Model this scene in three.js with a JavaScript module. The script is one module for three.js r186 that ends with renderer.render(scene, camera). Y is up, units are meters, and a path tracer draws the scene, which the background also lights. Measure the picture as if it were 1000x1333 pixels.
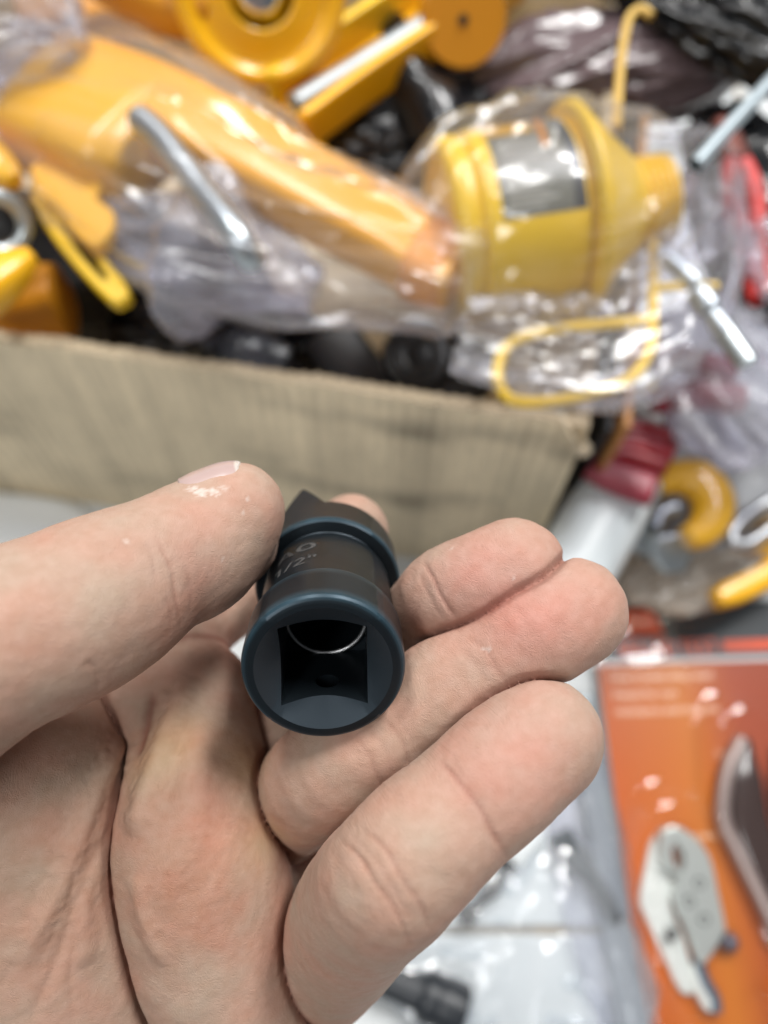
import * as THREE from 'three';
import { RoundedBoxGeometry } from 'three/addons/geometries/RoundedBoxGeometry.js';
import { mergeGeometries, mergeVertices, toCreasedNormals } from 'three/addons/utils/BufferGeometryUtils.js';
import { ImprovedNoise } from 'three/addons/math/ImprovedNoise.js';
import { TessellateModifier } from 'three/addons/modifiers/TessellateModifier.js';
import { FontLoader } from 'three/addons/loaders/FontLoader.js';
import { RectAreaLightUniformsLib } from 'three/addons/lights/RectAreaLightUniformsLib.js';
import { Brush, Evaluator, SUBTRACTION } from 'three-bvh-csg';

// ---------------------------------------------------------------- camera, light, exposure
const scene = new THREE.Scene();
const PITCH = 68 * Math.PI / 180, CAM_H = 0.5;
const camera = new THREE.PerspectiveCamera(2 * Math.atan(666.5 / 1000) * 180 / Math.PI, 0.75, 0.01, 30);
camera.position.set(0, CAM_H, 0);
camera.rotation.set(-PITCH, 0, 0);
camera.focus = 0.146; camera.userData.fStop = 6.8;
scene.add(camera);
camera.updateMatrixWorld(true);
scene.background = new THREE.Color(0.125, 0.13, 0.137);            // the pale room all round
const renderer = new THREE.WebGLRenderer({ antialias: true });
renderer.toneMapping = THREE.LinearToneMapping;
renderer.toneMappingExposure = 1.0;
renderer.shadowMap.enabled = true;
RectAreaLightUniformsLib.init();

// ---------------------------------------------------------------- helpers
let seed = 11;
const rnd = () => { seed = (seed * 1664525 + 1013904223) >>> 0; return seed / 4294967296; };
const perlin = new ImprovedNoise();
const noise = (x, y, z) => perlin.noise(x + 31.7, y + 57.3, z + 11.9);
const fbm = (x, y, z, n = 4) => { let s = 0, a = 0.5; for (let i = 0; i < n; i++) { s += a * noise(x, y, z); x *= 2.03; y *= 2.03; z *= 2.03; a *= 0.5; } return s; };
const RIGHT = new THREE.Vector3(1, 0, 0), UPV = new THREE.Vector3(0, Math.cos(PITCH), -Math.sin(PITCH)), FWD = new THREE.Vector3(0, -Math.sin(PITCH), -Math.cos(PITCH));
const V = (x, y, z) => new THREE.Vector3(x, y, z);
// a pixel of the 1000 x 1333 photograph and a depth (metres) to a point of the place
const at = (px, py, d) => camera.position.clone().addScaledVector(RIGHT, (px - 500) / 1000 * d).addScaledVector(UPV, (667 - py) / 1000 * d).addScaledVector(FWD, d);
// a pixel to the point of the level plane at height h
const on = (px, py, h) => { const dir = at(px, py, 1).sub(camera.position); return camera.position.clone().addScaledVector(dir, (h - CAM_H) / dir.y); };
const taken = new Map();
const numbered = (n) => { const k = taken.get(n) ?? 0; taken.set(n, k + 1); return k ? n + '_' + String(k).padStart(3, '0') : n; };
function tag(o, label, category, group, kind) {
  if (label) o.userData.label = label;
  if (category) o.userData.category = category;
  if (group) o.userData.group = group;
  if (kind) o.userData.kind = kind;
  return o;
}
function mesh(name, geometry, material, parent) {
  const m = new THREE.Mesh(geometry, material);
  m.name = parent ? name : numbered(name);
  m.castShadow = m.receiveShadow = true;
  (parent ?? scene).add(m);
  return m;
}
function thing(name, label, category, position, group) {
  const g = new THREE.Group(); g.name = numbered(name); g.position.copy(position); scene.add(g);
  return tag(g, label, category, group);
}
const rel = (o, p) => p.clone().sub(o.position);
const std = (r, g, b, roughness = 0.6, metalness = 0, extra = {}) => new THREE.MeshPhysicalMaterial({ color: new THREE.Color().setRGB(r, g, b), roughness, metalness, ...extra });
// ---------------------------------------------------------------- ceiling lamps of the shop (they light everything)
const glow = new THREE.MeshStandardMaterial({ color: 0xffffff, emissive: new THREE.Color(0.95, 0.98, 1), emissiveIntensity: 4 });
const lampHousing = std(0.7, 0.7, 0.7, 0.5);
function ceilingLamp(x, z, w, l, intensity, label) {
  const y = 2.3, t = thing('ceiling_lamp', label, 'ceiling lamp', V(x, y, z), 'lamps on the shop ceiling');
  mesh('housing', new RoundedBoxGeometry(w + 0.03, 0.05, l + 0.03, 2, 0.01), lampHousing, t).position.y = 0.03;
  mesh('diffuser', new THREE.BoxGeometry(w, 0.008, l), glow, t);
  const light = new THREE.RectAreaLight(new THREE.Color(1, 0.985, 0.96), intensity, w, l);
  light.name = 'lamp_light'; light.position.set(x, y - 0.012, z); light.rotation.x = -Math.PI / 2;
  scene.add(light);
}
ceilingLamp(0.85, -1.4, 0.3, 1.2, 66, 'long white ceiling lamp above the right end of the box');
ceilingLamp(-0.5, -1.5, 0.3, 1.2, 36, 'long white ceiling lamp above the left end of the box');
ceilingLamp(-0.7, 0.9, 0.3, 1.2, 18, 'long white ceiling lamp behind the hand');
// ---------------------------------------------------------------- floor of large white tiles
const UP = V(0, 1, 0);
const noiseTex = (S, f, repeat) => {
  const d = new Uint8Array(S * S * 4);
  for (let y = 0; y < S; y++) for (let x = 0; x < S; x++) {
    const u = x / S, v = y / S, w = (a, b) => f(a, b), e = (t) => t * t * (3 - 2 * t);
    const c = w(u, v) * (1 - e(u)) * (1 - e(v)) + w(u - 1, v) * e(u) * (1 - e(v)) + w(u, v - 1) * (1 - e(u)) * e(v) + w(u - 1, v - 1) * e(u) * e(v);
    const o = (y * S + x) * 4; d[o] = d[o + 1] = d[o + 2] = Math.max(0, Math.min(255, c * 255)); d[o + 3] = 255;
  }
  const t = new THREE.DataTexture(d, S, S); t.wrapS = t.wrapT = THREE.RepeatWrapping; t.magFilter = THREE.LinearFilter; t.generateMipmaps = true; t.repeat.set(repeat, repeat); t.needsUpdate = true; return t;
};
const dirtTex = noiseTex(256, (u, v) => 0.9 + 0.22 * fbm(u * 6, v * 6, 1, 5), 1);
const floorBase = mesh('floor', new THREE.BoxGeometry(5.2, 0.04, 5.2), std(0.42, 0.34, 0.25, 0.9));
floorBase.position.y = -0.0245; floorBase.userData.kind = 'structure';
{
  const T = 0.6, zj = on(700, 1212, 0).z, xj = 0.32;
  const tileMats = [0, 1, 2].map((k) => { const m = std(0.66 + 0.03 * k, 0.69 + 0.03 * k, 0.7 + 0.03 * k, 0.28, 0, {}); m.map = dirtTex; return m; });
  const geo = new RoundedBoxGeometry(T - 0.005, 0.008, T - 0.005, 2, 0.0012);
  for (let i = -4; i < 4; i++) for (let j = -4; j < 4; j++) { const t = mesh('tile', geo, tileMats[(i * 5 + j * 3 + 40) % 3], floorBase); t.position.set(xj + (i + 0.5) * T, 0.0205, zj + (j + 0.5) * T); }
}
// ---------------------------------------------------------------- shape helpers
// a tube of superellipse sections along a path; radii [a across, b along the up hint]
function loft(path, radii, up = UP, seg = 28, power = 2, warp = null, caps = true) {
  const n = path.length, pos = [], uv = [], idx = [], T = new THREE.Vector3(), S = new THREE.Vector3(), U = new THREE.Vector3(); let len = 0;
  for (let i = 0; i < n; i++) {
    T.subVectors(path[Math.min(n - 1, i + 1)], path[Math.max(0, i - 1)]).normalize();
    S.crossVectors(T, up).normalize(); U.crossVectors(S, T).normalize();
    if (i) len += path[i].distanceTo(path[i - 1]);
    for (let k = 0; k <= seg; k++) {
      const a = k / seg * Math.PI * 2, c = Math.cos(a), s = Math.sin(a);
      let x = Math.sign(c) * Math.abs(c) ** (2 / power) * radii[i][0], y = Math.sign(s) * Math.abs(s) ** (2 / power) * radii[i][1];
      let w = 0; if (warp) { w = warp(i / (n - 1), (k % seg) / seg); const l = Math.hypot(x, y) || 1; x += x / l * w; y += y / l * w; }
      pos.push(path[i].x + S.x * x + U.x * y, path[i].y + S.y * x + U.y * y, path[i].z + S.z * x + U.z * y); uv.push(len, k / seg * (radii[i][0] + radii[i][1]) * 3);
    }
  }
  const r = seg + 1;
  for (let i = 0; i + 1 < n; i++) for (let k = 0; k < seg; k++) { const a = i * r + k; idx.push(a, a + 1, a + r, a + 1, a + r + 1, a + r); }
  if (caps) for (const i of [0, n - 1]) { const c = pos.length / 3; pos.push(path[i].x, path[i].y, path[i].z); uv.push(0, 0); for (let k = 0; k < seg; k++) i ? idx.push(c, i * r + k, i * r + k + 1) : idx.push(c, k + 1, k); }
  const g = new THREE.BufferGeometry(); g.setAttribute('position', new THREE.Float32BufferAttribute(pos, 3)); g.setAttribute('uv', new THREE.Float32BufferAttribute(uv, 2)); g.setIndex(idx); g.computeVertexNormals();
  return g;
}
const curve = (pts, n = 40) => new THREE.CatmullRomCurve3(pts).getPoints(n);
const tube = (pts, r, n = 60, seg = 12) => new THREE.TubeGeometry(new THREE.CatmullRomCurve3(pts), n, r, seg, false);
// a flat plate from an outline given in picture points that lie on the level plane h; it gets thickness th
function plate(outline, h, th, origin, bevel = 0.001, holes = []) {
  const P2 = (q) => { const p = on(q[0], q[1], h); return new THREE.Vector2(p.x - origin.x, -(p.z - origin.z)); };
  const smooth = (o) => new THREE.SplineCurve([...o.map(P2), P2(o[0])]).getPoints(o.length * 5);
  const s = new THREE.Shape(smooth(outline)); for (const q of holes) s.holes.push(new THREE.Path(smooth(q)));
  const g = new THREE.ExtrudeGeometry(s, { depth: th, bevelEnabled: bevel > 0, bevelSize: bevel, bevelThickness: bevel, bevelSegments: 3, curveSegments: 8 });
  return g.rotateX(-Math.PI / 2).translate(0, h - origin.y, 0);
}
const aim = (o, dir) => o.quaternion.setFromUnitVectors(UP, dir.clone().normalize());
const moved = (g, o) => g.translate(-o.position.x, -o.position.y, -o.position.z);
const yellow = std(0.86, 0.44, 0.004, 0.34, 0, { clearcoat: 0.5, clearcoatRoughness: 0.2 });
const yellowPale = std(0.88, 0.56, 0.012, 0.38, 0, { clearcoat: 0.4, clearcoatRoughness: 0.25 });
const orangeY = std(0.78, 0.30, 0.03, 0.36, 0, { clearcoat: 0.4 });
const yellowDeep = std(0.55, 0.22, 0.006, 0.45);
const zinc = std(0.5, 0.55, 0.57, 0.36, 0.9);
const chrome = std(0.8, 0.82, 0.84, 0.14, 1);
const blackRubber = std(0.012, 0.012, 0.014, 0.45);
const film = (r, g, b, through, rough) => new THREE.MeshPhysicalMaterial({ color: new THREE.Color().setRGB(r, g, b), transmission: through, thickness: 0, roughness: rough, ior: 1.5, side: THREE.DoubleSide });
const clearFilm = film(0.92, 0.92, 0.95, 0.95, 0.18), milkyFilm = film(0.78, 0.78, 0.84, 0.8, 0.24), violetFilm = film(0.42, 0.32, 0.34, 0.45, 0.25), smokeFilm = film(0.12, 0.13, 0.15, 0.5, 0.18);
const ridged = (x, y, z) => { let s = 0, a = 1; for (let i = 0; i < 2; i++) { s += a * (1 - 3.2 * Math.abs(noise(x, y, z))); x = x * 1.9 + 3.1 + 0.3 * y; y = y * 1.9 + 1.7; z *= 1.9; a *= 0.36; } return s / 1.5; };
// a crumpled bag of film along a path
let bagSeed = 0;
function bag(path, radii, amp, fx, fy, N = 110, seg = 110) {
  const k = ++bagSeed * 7.31, pts = curve(path, N), rc = new THREE.CatmullRomCurve3(radii.map(([a, b]) => V(a, b, 0))).getPoints(N).map((p) => [Math.max(0.001, p.x), Math.max(0.001, p.y)]);
  return loft(pts, rc, UP, seg, 2.2, (u, v) => amp * (ridged(u * fx * 0.34 + k + 0.7 * Math.sin(v * 6.283 + k), Math.cos(v * 6.283) * fy * 1.35 + u * 1.5, Math.sin(v * 6.283) * fy * 1.35 + k) - 0.35), false);
}
// ---------------------------------------------------------------- impact socket held in the hand
const mm = 0.001, EAR = -24;
const sockAxis = V(-0.045, 0.342, 0.939).normalize();            // camera frame: right, up, away
const camToWorld = (v) => RIGHT.clone().multiplyScalar(v.x).addScaledVector(UPV, v.y).addScaledVector(FWD, v.z);
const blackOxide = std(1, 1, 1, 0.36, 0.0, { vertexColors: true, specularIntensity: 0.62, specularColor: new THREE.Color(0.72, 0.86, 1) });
const boreSteel = std(0.42, 0.43, 0.44, 0.36, 0.9);
const etched = std(0.06, 0.06, 0.06, 0.6);
const sock = thing('impact_socket', 'black steel impact socket with square drive hole, held between thumb and fingers', 'socket', at(421, 873, 0.140));
{
  // frame of the socket: y runs along its axis from the square-drive face to the far end, z is its "top" seen from the camera
  const ax = camToWorld(sockAxis).normalize();
  const top = camToWorld(V(0, 0.94, -0.342)); top.addScaledVector(ax, -top.dot(ax)).normalize();
  const side = new THREE.Vector3().crossVectors(ax, top).normalize();
  sock.quaternion.setFromRotationMatrix(new THREE.Matrix4().makeBasis(side, ax, top));
  const prof = [[0, 0], [13.6, 0], [14.1, 0.1], [14.6, 0.4], [14.95, 0.9], [15.1, 1.5], [15.1, 11.4], [15.0, 11.9], [14.7, 12.4], [14.1, 13.1], [13.85, 13.5], [13.8, 33.2], [13.3, 33.5], [13.2, 34.6], [13.4, 34.9], [15.7, 35.0], [16.15, 35.3], [16.4, 35.9], [16.4, 36.7], [16.2, 37.2], [16.1, 47.2], [15.6, 48], [0, 48]];
  const dense = [];
  for (let i = 0; i < prof.length - 1; i++) { const n = Math.max(1, Math.ceil(Math.abs(prof[i + 1][1] - prof[i][1]) / 2)); for (let k = 0; k < n; k++) dense.push(new THREE.Vector2(prof[i][0] + (prof[i + 1][0] - prof[i][0]) * k / n, prof[i][1] + (prof[i + 1][1] - prof[i][1]) * k / n)); }
  dense.push(new THREE.Vector2(0, 48));
  dense[0].x = 0;
  const g = new THREE.LatheGeometry(dense, 160);
  const P = g.attributes.position;
  // pointed ears of the far end
  for (let i = 0; i < P.count; i++) {
    const x = P.getX(i), y = P.getY(i), z = P.getZ(i), r = Math.hypot(x, z);
    if (y > 47 && r > 13) {
      const a = Math.atan2(x, z) * 180 / Math.PI;
      for (const a0 of [EAR, EAR + 180]) { let d = Math.abs(a - a0) % 360; if (d > 180) d = 360 - d; P.setY(i, Math.max(P.getY(i), y + 14 * Math.min(0.94, Math.max(0, 1 - d / 21)))); }
    }
  }
  g.computeVertexNormals();
  g.scale(mm, mm, mm);
  const ev = new Evaluator(); ev.useGroups = false; ev.attributes = ['position', 'normal', 'uv'];
  const br = (geo, x = 0, y = 0, z = 0, rx = 0) => { const b = new Brush(geo); b.position.set(x * mm, y * mm, z * mm); b.rotation.x = rx; b.updateMatrixWorld(true); return b; };
  let body = br(g);
  const sq = new THREE.BoxGeometry(16.2 * mm, 26 * mm, 16.2 * mm, 1, 1, 1);
  body = ev.evaluate(body, br(sq, 0, 8), SUBTRACTION);
  const cone = new THREE.CylinderGeometry(7.3 * mm, 12.9 * mm, 5.2 * mm, 96); 
  body = ev.evaluate(body, br(cone, 0, 2.4), SUBTRACTION);
  const bore = new THREE.CylinderGeometry(9.4 * mm, 9.4 * mm, 25 * mm, 96);
  body = ev.evaluate(body, br(bore, 0, 32.5), SUBTRACTION);
  const det = new THREE.CylinderGeometry(2.3 * mm, 2.3 * mm, 40 * mm, 32);
  body = ev.evaluate(body, br(det, 0.3, 9.2, -20.0, Math.PI / 2), SUBTRACTION);
  let geo = body.geometry; geo = toCreasedNormals(geo, 0.5);
  { // worn blued edges, with their bluish highlights painted into the colour
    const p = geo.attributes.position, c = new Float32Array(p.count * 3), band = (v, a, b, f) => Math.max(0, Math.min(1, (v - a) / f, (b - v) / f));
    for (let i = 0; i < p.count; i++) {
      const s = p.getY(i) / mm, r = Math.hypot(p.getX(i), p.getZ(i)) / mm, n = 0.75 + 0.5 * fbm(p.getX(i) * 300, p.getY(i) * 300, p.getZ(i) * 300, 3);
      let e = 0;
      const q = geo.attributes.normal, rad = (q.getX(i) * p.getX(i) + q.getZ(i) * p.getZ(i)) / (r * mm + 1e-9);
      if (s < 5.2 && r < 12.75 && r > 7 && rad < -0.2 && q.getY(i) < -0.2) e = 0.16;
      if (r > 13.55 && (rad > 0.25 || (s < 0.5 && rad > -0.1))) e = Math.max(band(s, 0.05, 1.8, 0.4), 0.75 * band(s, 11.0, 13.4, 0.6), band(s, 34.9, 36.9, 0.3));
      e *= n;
      const inner = s < 5.2 && r < 12.8 && r > 6 && rad < -0.2 && q.getY(i) < -0.2 ? 1 : 0; if (inner) e = 0;  // countersink face painted lighter for the light falling on it
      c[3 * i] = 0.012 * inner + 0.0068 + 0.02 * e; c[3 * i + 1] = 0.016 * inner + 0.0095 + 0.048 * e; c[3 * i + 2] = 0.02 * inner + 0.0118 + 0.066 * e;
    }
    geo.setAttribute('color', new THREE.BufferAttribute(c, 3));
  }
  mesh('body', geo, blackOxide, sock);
  // machined bright ring where the square hole meets the bore
  const ring = new THREE.TorusGeometry(8.3 * mm, 0.42 * mm, 10, 96).rotateX(Math.PI / 2).translate(0, 20.4 * mm, 0);
  mesh('retaining_ring', ring, boreSteel, sock);
  // laser etched letters
  const font = await new FontLoader().loadAsync('fonts/droid/droid_sans_bold.typeface.json');
  const etch = (text, size, aStart, y0, stretch = 1) => {
    const sg = new TessellateModifier(0.35, 10).modify(new THREE.ShapeGeometry(font.generateShapes(text, size), 10).toNonIndexed());
    const p = sg.attributes.position;
    for (let i = 0; i < p.count; i++) {
      const a = aStart * Math.PI / 180 + p.getX(i) * stretch / 13.85, y = y0 + p.getY(i), r = 13.9;
      p.setXYZ(i, r * Math.sin(a) * mm, y * mm, r * Math.cos(a) * mm);
    }
    sg.computeVertexNormals();
    return sg;
  };
  mesh('etched_letters', mergeGeometries([etch('AO', 3.4, -46, 25.0, 1.45), etch('V', 3.3, -78, 18.0, 1.1), etch('1/2"', 3.4, -48, 18.2, 1.1)]), etched, sock);
}
// ---------------------------------------------------------------- the hand: one distance field, meshed once
// all hand coordinates are millimetres in a frame turned like the phone: x right, y up the palm, z away
const hc = (px, py, d) => [(px - 500) / 1000 * d, (667 - py) / 1000 * d, d];
const spline = (pts, n) => {                                     // Catmull-Rom through [x, y, z, r]
  const out = [];
  for (let i = 0; i < pts.length - 1; i++) {
    const p0 = pts[Math.max(0, i - 1)], p1 = pts[i], p2 = pts[i + 1], p3 = pts[Math.min(pts.length - 1, i + 2)];
    for (let k = 0; k < n; k++) { const t = k / n; out.push(p1.map((_, c) => 0.5 * (2 * p1[c] + (p2[c] - p0[c]) * t + (2 * p0[c] - 5 * p1[c] + 4 * p2[c] - p3[c]) * t * t + (3 * p1[c] - p0[c] - 3 * p2[c] + p3[c]) * t * t * t))); }
  }
  out.push(pts[pts.length - 1]);
  return out;
};
const groups = [];                                                // {k: inner smoothing, join: smoothing to what came before, caps}
const CH = (list) => list.map(([px, py, d, r]) => [...hc(px, py, d), r]);
function group(join, k, ...chains) {
  const caps = [];
  for (const [list, n = 4] of chains) {
    const p = spline(CH(list), n);
    if (p.length === 1) p.push(p[0]);
    for (let i = 0; i + 1 < p.length; i++) { const a = p[i], b = p[i + 1], d = [b[0] - a[0], b[1] - a[1], b[2] - a[2]]; caps.push({ a, d, l2: Math.max(1e-6, d[0] ** 2 + d[1] ** 2 + d[2] ** 2), ra: a[3], dr: b[3] - a[3] }); }
  }
  groups.push({ k, join, caps, id: groups.length });
}
// palm: thenar mound and back of the hand, then the pad below the fingers, then thumb and the four fingers
group(0, 12, [[[20, 1010, 173, 25], [70, 1180, 178, 26], [95, 1345, 186, 27.5]]], [[[60, 1060, 198, 24], [230, 1040, 202, 18]]], [[[120, 1330, 204, 26], [330, 1340, 194, 19]]],
  [[[20, 1420, 196, 28], [-100, 1750, 190, 29], [-250, 2200, 170, 30]]]);
group(-1.9, 6, [[[262, 945, 184, 12], [256, 1005, 175, 13.8], [250, 1090, 169, 16.3], [265, 1160, 170, 16.4], [283, 1240, 171, 15.5], [322, 1335, 172, 13.5], [390, 1500, 168, 13]]], [[[180, 930, 184, 13], [255, 905, 186, 12.4]]], [[[310, 1130, 190, 13.5], [350, 1290, 192, 14]]], [[[350, 1095, 203, 12], [400, 1160, 200, 12]]]);
group(3, 2, [[[298, 702, 163, 9.8], [296, 703, 163, 9.8]]], [[[310, 664, 157, 9.3], [280, 692, 157, 11.5], [245, 720, 154, 13.1], [204, 736, 148, 12.2], [145, 772, 143, 14.5], [75, 808, 138, 15.2], [-20, 845, 133, 15.6], [-160, 930, 135, 20], [-330, 1080, 150, 27]]]);
group(3, 0, [[[205, 860, 190, 12], [285, 790, 202, 10.4], [370, 755, 212, 10], [425, 715, 208, 9.8], [457, 692, 201, 9.8]]]);
group(-0.5, 0, [[[350, 975, 186, 11.5], [420, 905, 192, 11], [490, 850, 188, 10.6], [548, 812, 176, 10.3], [580, 778, 163, 10.2], [625, 760, 158, 10.5], [669, 743, 157, 10.7]]]);
group(-1.1, 0, [[[345, 1092, 198, 11], [376, 1052, 184, 11.6], [410, 1016, 165, 11.6], [470, 968, 158, 11.1], [530, 930, 158, 10.7], [590, 893, 156, 11.0], [648, 857, 154, 10.6], [705, 820, 152, 11.1], [744, 797, 153, 10.9]]]);
group(-1.1, 0, [[[370, 1370, 196, 13], [388, 1298, 188, 13.2], [436, 1236, 172, 13.6], [474, 1178, 150, 13.1], [510, 1140, 137, 12.5], [552, 1096, 136, 12.3], [600, 1053, 138, 11.7], [642, 1016, 139, 11.8], [676, 985, 141, 11.6], [705, 962, 143, 11.3]]]);
const CREASES = [                                                // negative depth: a fold that stands up
  [[[204, 700], [214, 722], [224, 745], [228, 775], [236, 822]], 0.4, 0.2], [[[190, 706], [201, 735], [204, 765]], 0.48, 0.09], [[[240, 735], [249, 765], [247, 800]], 0.48, 0.09], [[[214, 775], [222, 795], [223, 815]], 0.48, 0.12],
  [[[112, 862], [126, 876], [131, 897]], 0.5, 0.3],
  [[[496, 930], [519, 958], [528, 978], [530, 1000]], 0.48, 0.22], [[[465, 962], [482, 986], [490, 1008], [500, 1030]], 0.48, 0.14], [[[480, 950], [503, 980], [510, 1015]], 0.48, 0.09], [[[508, 925], [530, 955], [541, 985]], 0.48, 0.07],
  [[[612, 832], [633, 848], [645, 868], [664, 898]], 0.48, 0.14], [[[600, 845], [624, 872], [640, 905]], 0.48, 0.09],
  [[[572, 990], [592, 1012], [622, 1048], [640, 1082], [662, 1118]], 0.48, 0.34], [[[586, 985], [610, 1020], [632, 1050]], 0.48, 0.08],
  [[[440, 1092], [468, 1116], [490, 1153], [512, 1182], [535, 1232]], 0.4, 0.28], [[[470, 1078], [502, 1106], [522, 1142], [548, 1180], [560, 1212]], 0.4, 0.26], [[[455, 1088], [486, 1116], [508, 1150], [545, 1222]], 0.48, 0.10], [[[428, 1104], [452, 1134], [470, 1172]], 0.48, 0.07],
  [[[552, 733], [565, 755], [573, 775], [594, 808]], 0.48, 0.29], [[[545, 745], [556, 772], [575, 805]], 0.48, 0.09],
  [[[92, 1130], [96, 1220], [92, 1280], [100, 1333]], 0.7, 0.25], [[[145, 1070], [112, 1140], [78, 1240], [40, 1333]], 1.2, 0.4], [[[60, 1130], [30, 1230], [0, 1290]], 1.4, 0.3], [[[60, 1000], [85, 1040], [90, 1090]], 2, 0.25],
  [[[172, 950], [140, 1000], [110, 1070], [75, 1160], [20, 1260]], 2.4, -1.5], [[[250, 880], [218, 950], [190, 1030], [172, 1090]], 2.8, -1.7], [[[118, 1120], [108, 1190], [112, 1260]], 2.4, -0.9], [[[178, 1140], [185, 1190], [215, 1260]], 2, -0.8],
  [[[200, 900], [190, 950], [178, 985]], 1.2, 0.7], [[[300, 1010], [280, 1080], [240, 1200]], 3, 0.5], [[[262, 905], [232, 980], [215, 1060]], 1.6, 0.5],
  [[[290, 1060], [310, 1064], [330, 1072]], 0.48, 0.10], [[[292, 1072], [312, 1078], [328, 1088]], 0.48, 0.09],
];
// [px, py, reach in mm, colour change r g b]
const TINTS = [
  [740, 780, 12, [0.03, -0.015, -0.005]], [690, 830, 9, [0.03, -0.02, -0.01]], [620, 740, 12, [0.03, -0.02, -0.005]], [660, 980, 14, [0.025, -0.02, -0.008]], [560, 790, 10, [0.02, -0.015, -0.01]],
  [265, 1080, 14, [-0.04, -0.055, -0.05]], [245, 1190, 13, [-0.04, -0.055, -0.05]], [60, 1150, 20, [-0.03, -0.03, -0.03]], [320, 990, 6, [0.03, 0.02, -0.02]], [345, 1090, 6, [0.03, 0.03, -0.01]], [230, 960, 7, [0.03, 0.02, -0.02]], [190, 1000, 6, [0.02, 0.02, -0.01]],  // palm pad and mound: skin tone mixed with painted shade
  [420, 1040, 8, [0.02, -0.005, -0.005]], [330, 640, 8, [0.03, 0.0, 0.0]], [250, 720, 10, [0.02, -0.005, 0]], [300, 850, 10, [0, -0.05, -0.04]],
];
const DUST = [[250, 636, 1.1], [262, 641, 1.3], [278, 640, 1.2], [292, 636, 0.8], [322, 650, 0.5], [317, 668, 0.4], [165, 705, 0.7], [290, 728, 0.4], [342, 698, 0.4], [588, 715, 0.5], [637, 845, 0.6], [630, 846, 0.4], [670, 752, 0.4]];
const capD = (c, x, y, z) => {
  const px = x - c.a[0], py = y - c.a[1], pz = z - c.a[2];
  let h = (px * c.d[0] + py * c.d[1] + pz * c.d[2]) / c.l2; h = h < 0 ? 0 : h > 1 ? 1 : h;
  const ex = px - c.d[0] * h, ey = py - c.d[1] * h, ez = pz - c.d[2] * h;
  return Math.sqrt(ex * ex + ey * ey + ez * ez) - c.ra - c.dr * h;
};
const smin = (a, b, k) => { if (k <= 0) return a < b ? a : b; const h = Math.max(k - Math.abs(a - b), 0) / k; return (a < b ? a : b) - h * h * k * 0.25; };
const fieldOf = (gs, x, y, z) => {
  let D = 1e9;
  for (const g of gs) {
    let d = 1e9;
    for (const c of g.caps) d = smin(d, capD(c, x, y, z), g.k);
    if (D > 1e8) D = d; else if (g.join >= 0) D = smin(D, d, g.join); else { const t = (D - d) / 0.9; D = Math.min(D, d) - g.join * Math.exp(-t * t); }
  }
  return D;
};
const nearest = (gs, x, y, z) => { let m = 1e9; for (const g of gs) for (const c of g.caps) m = Math.min(m, capD(c, x, y, z)); return m; };
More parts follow.
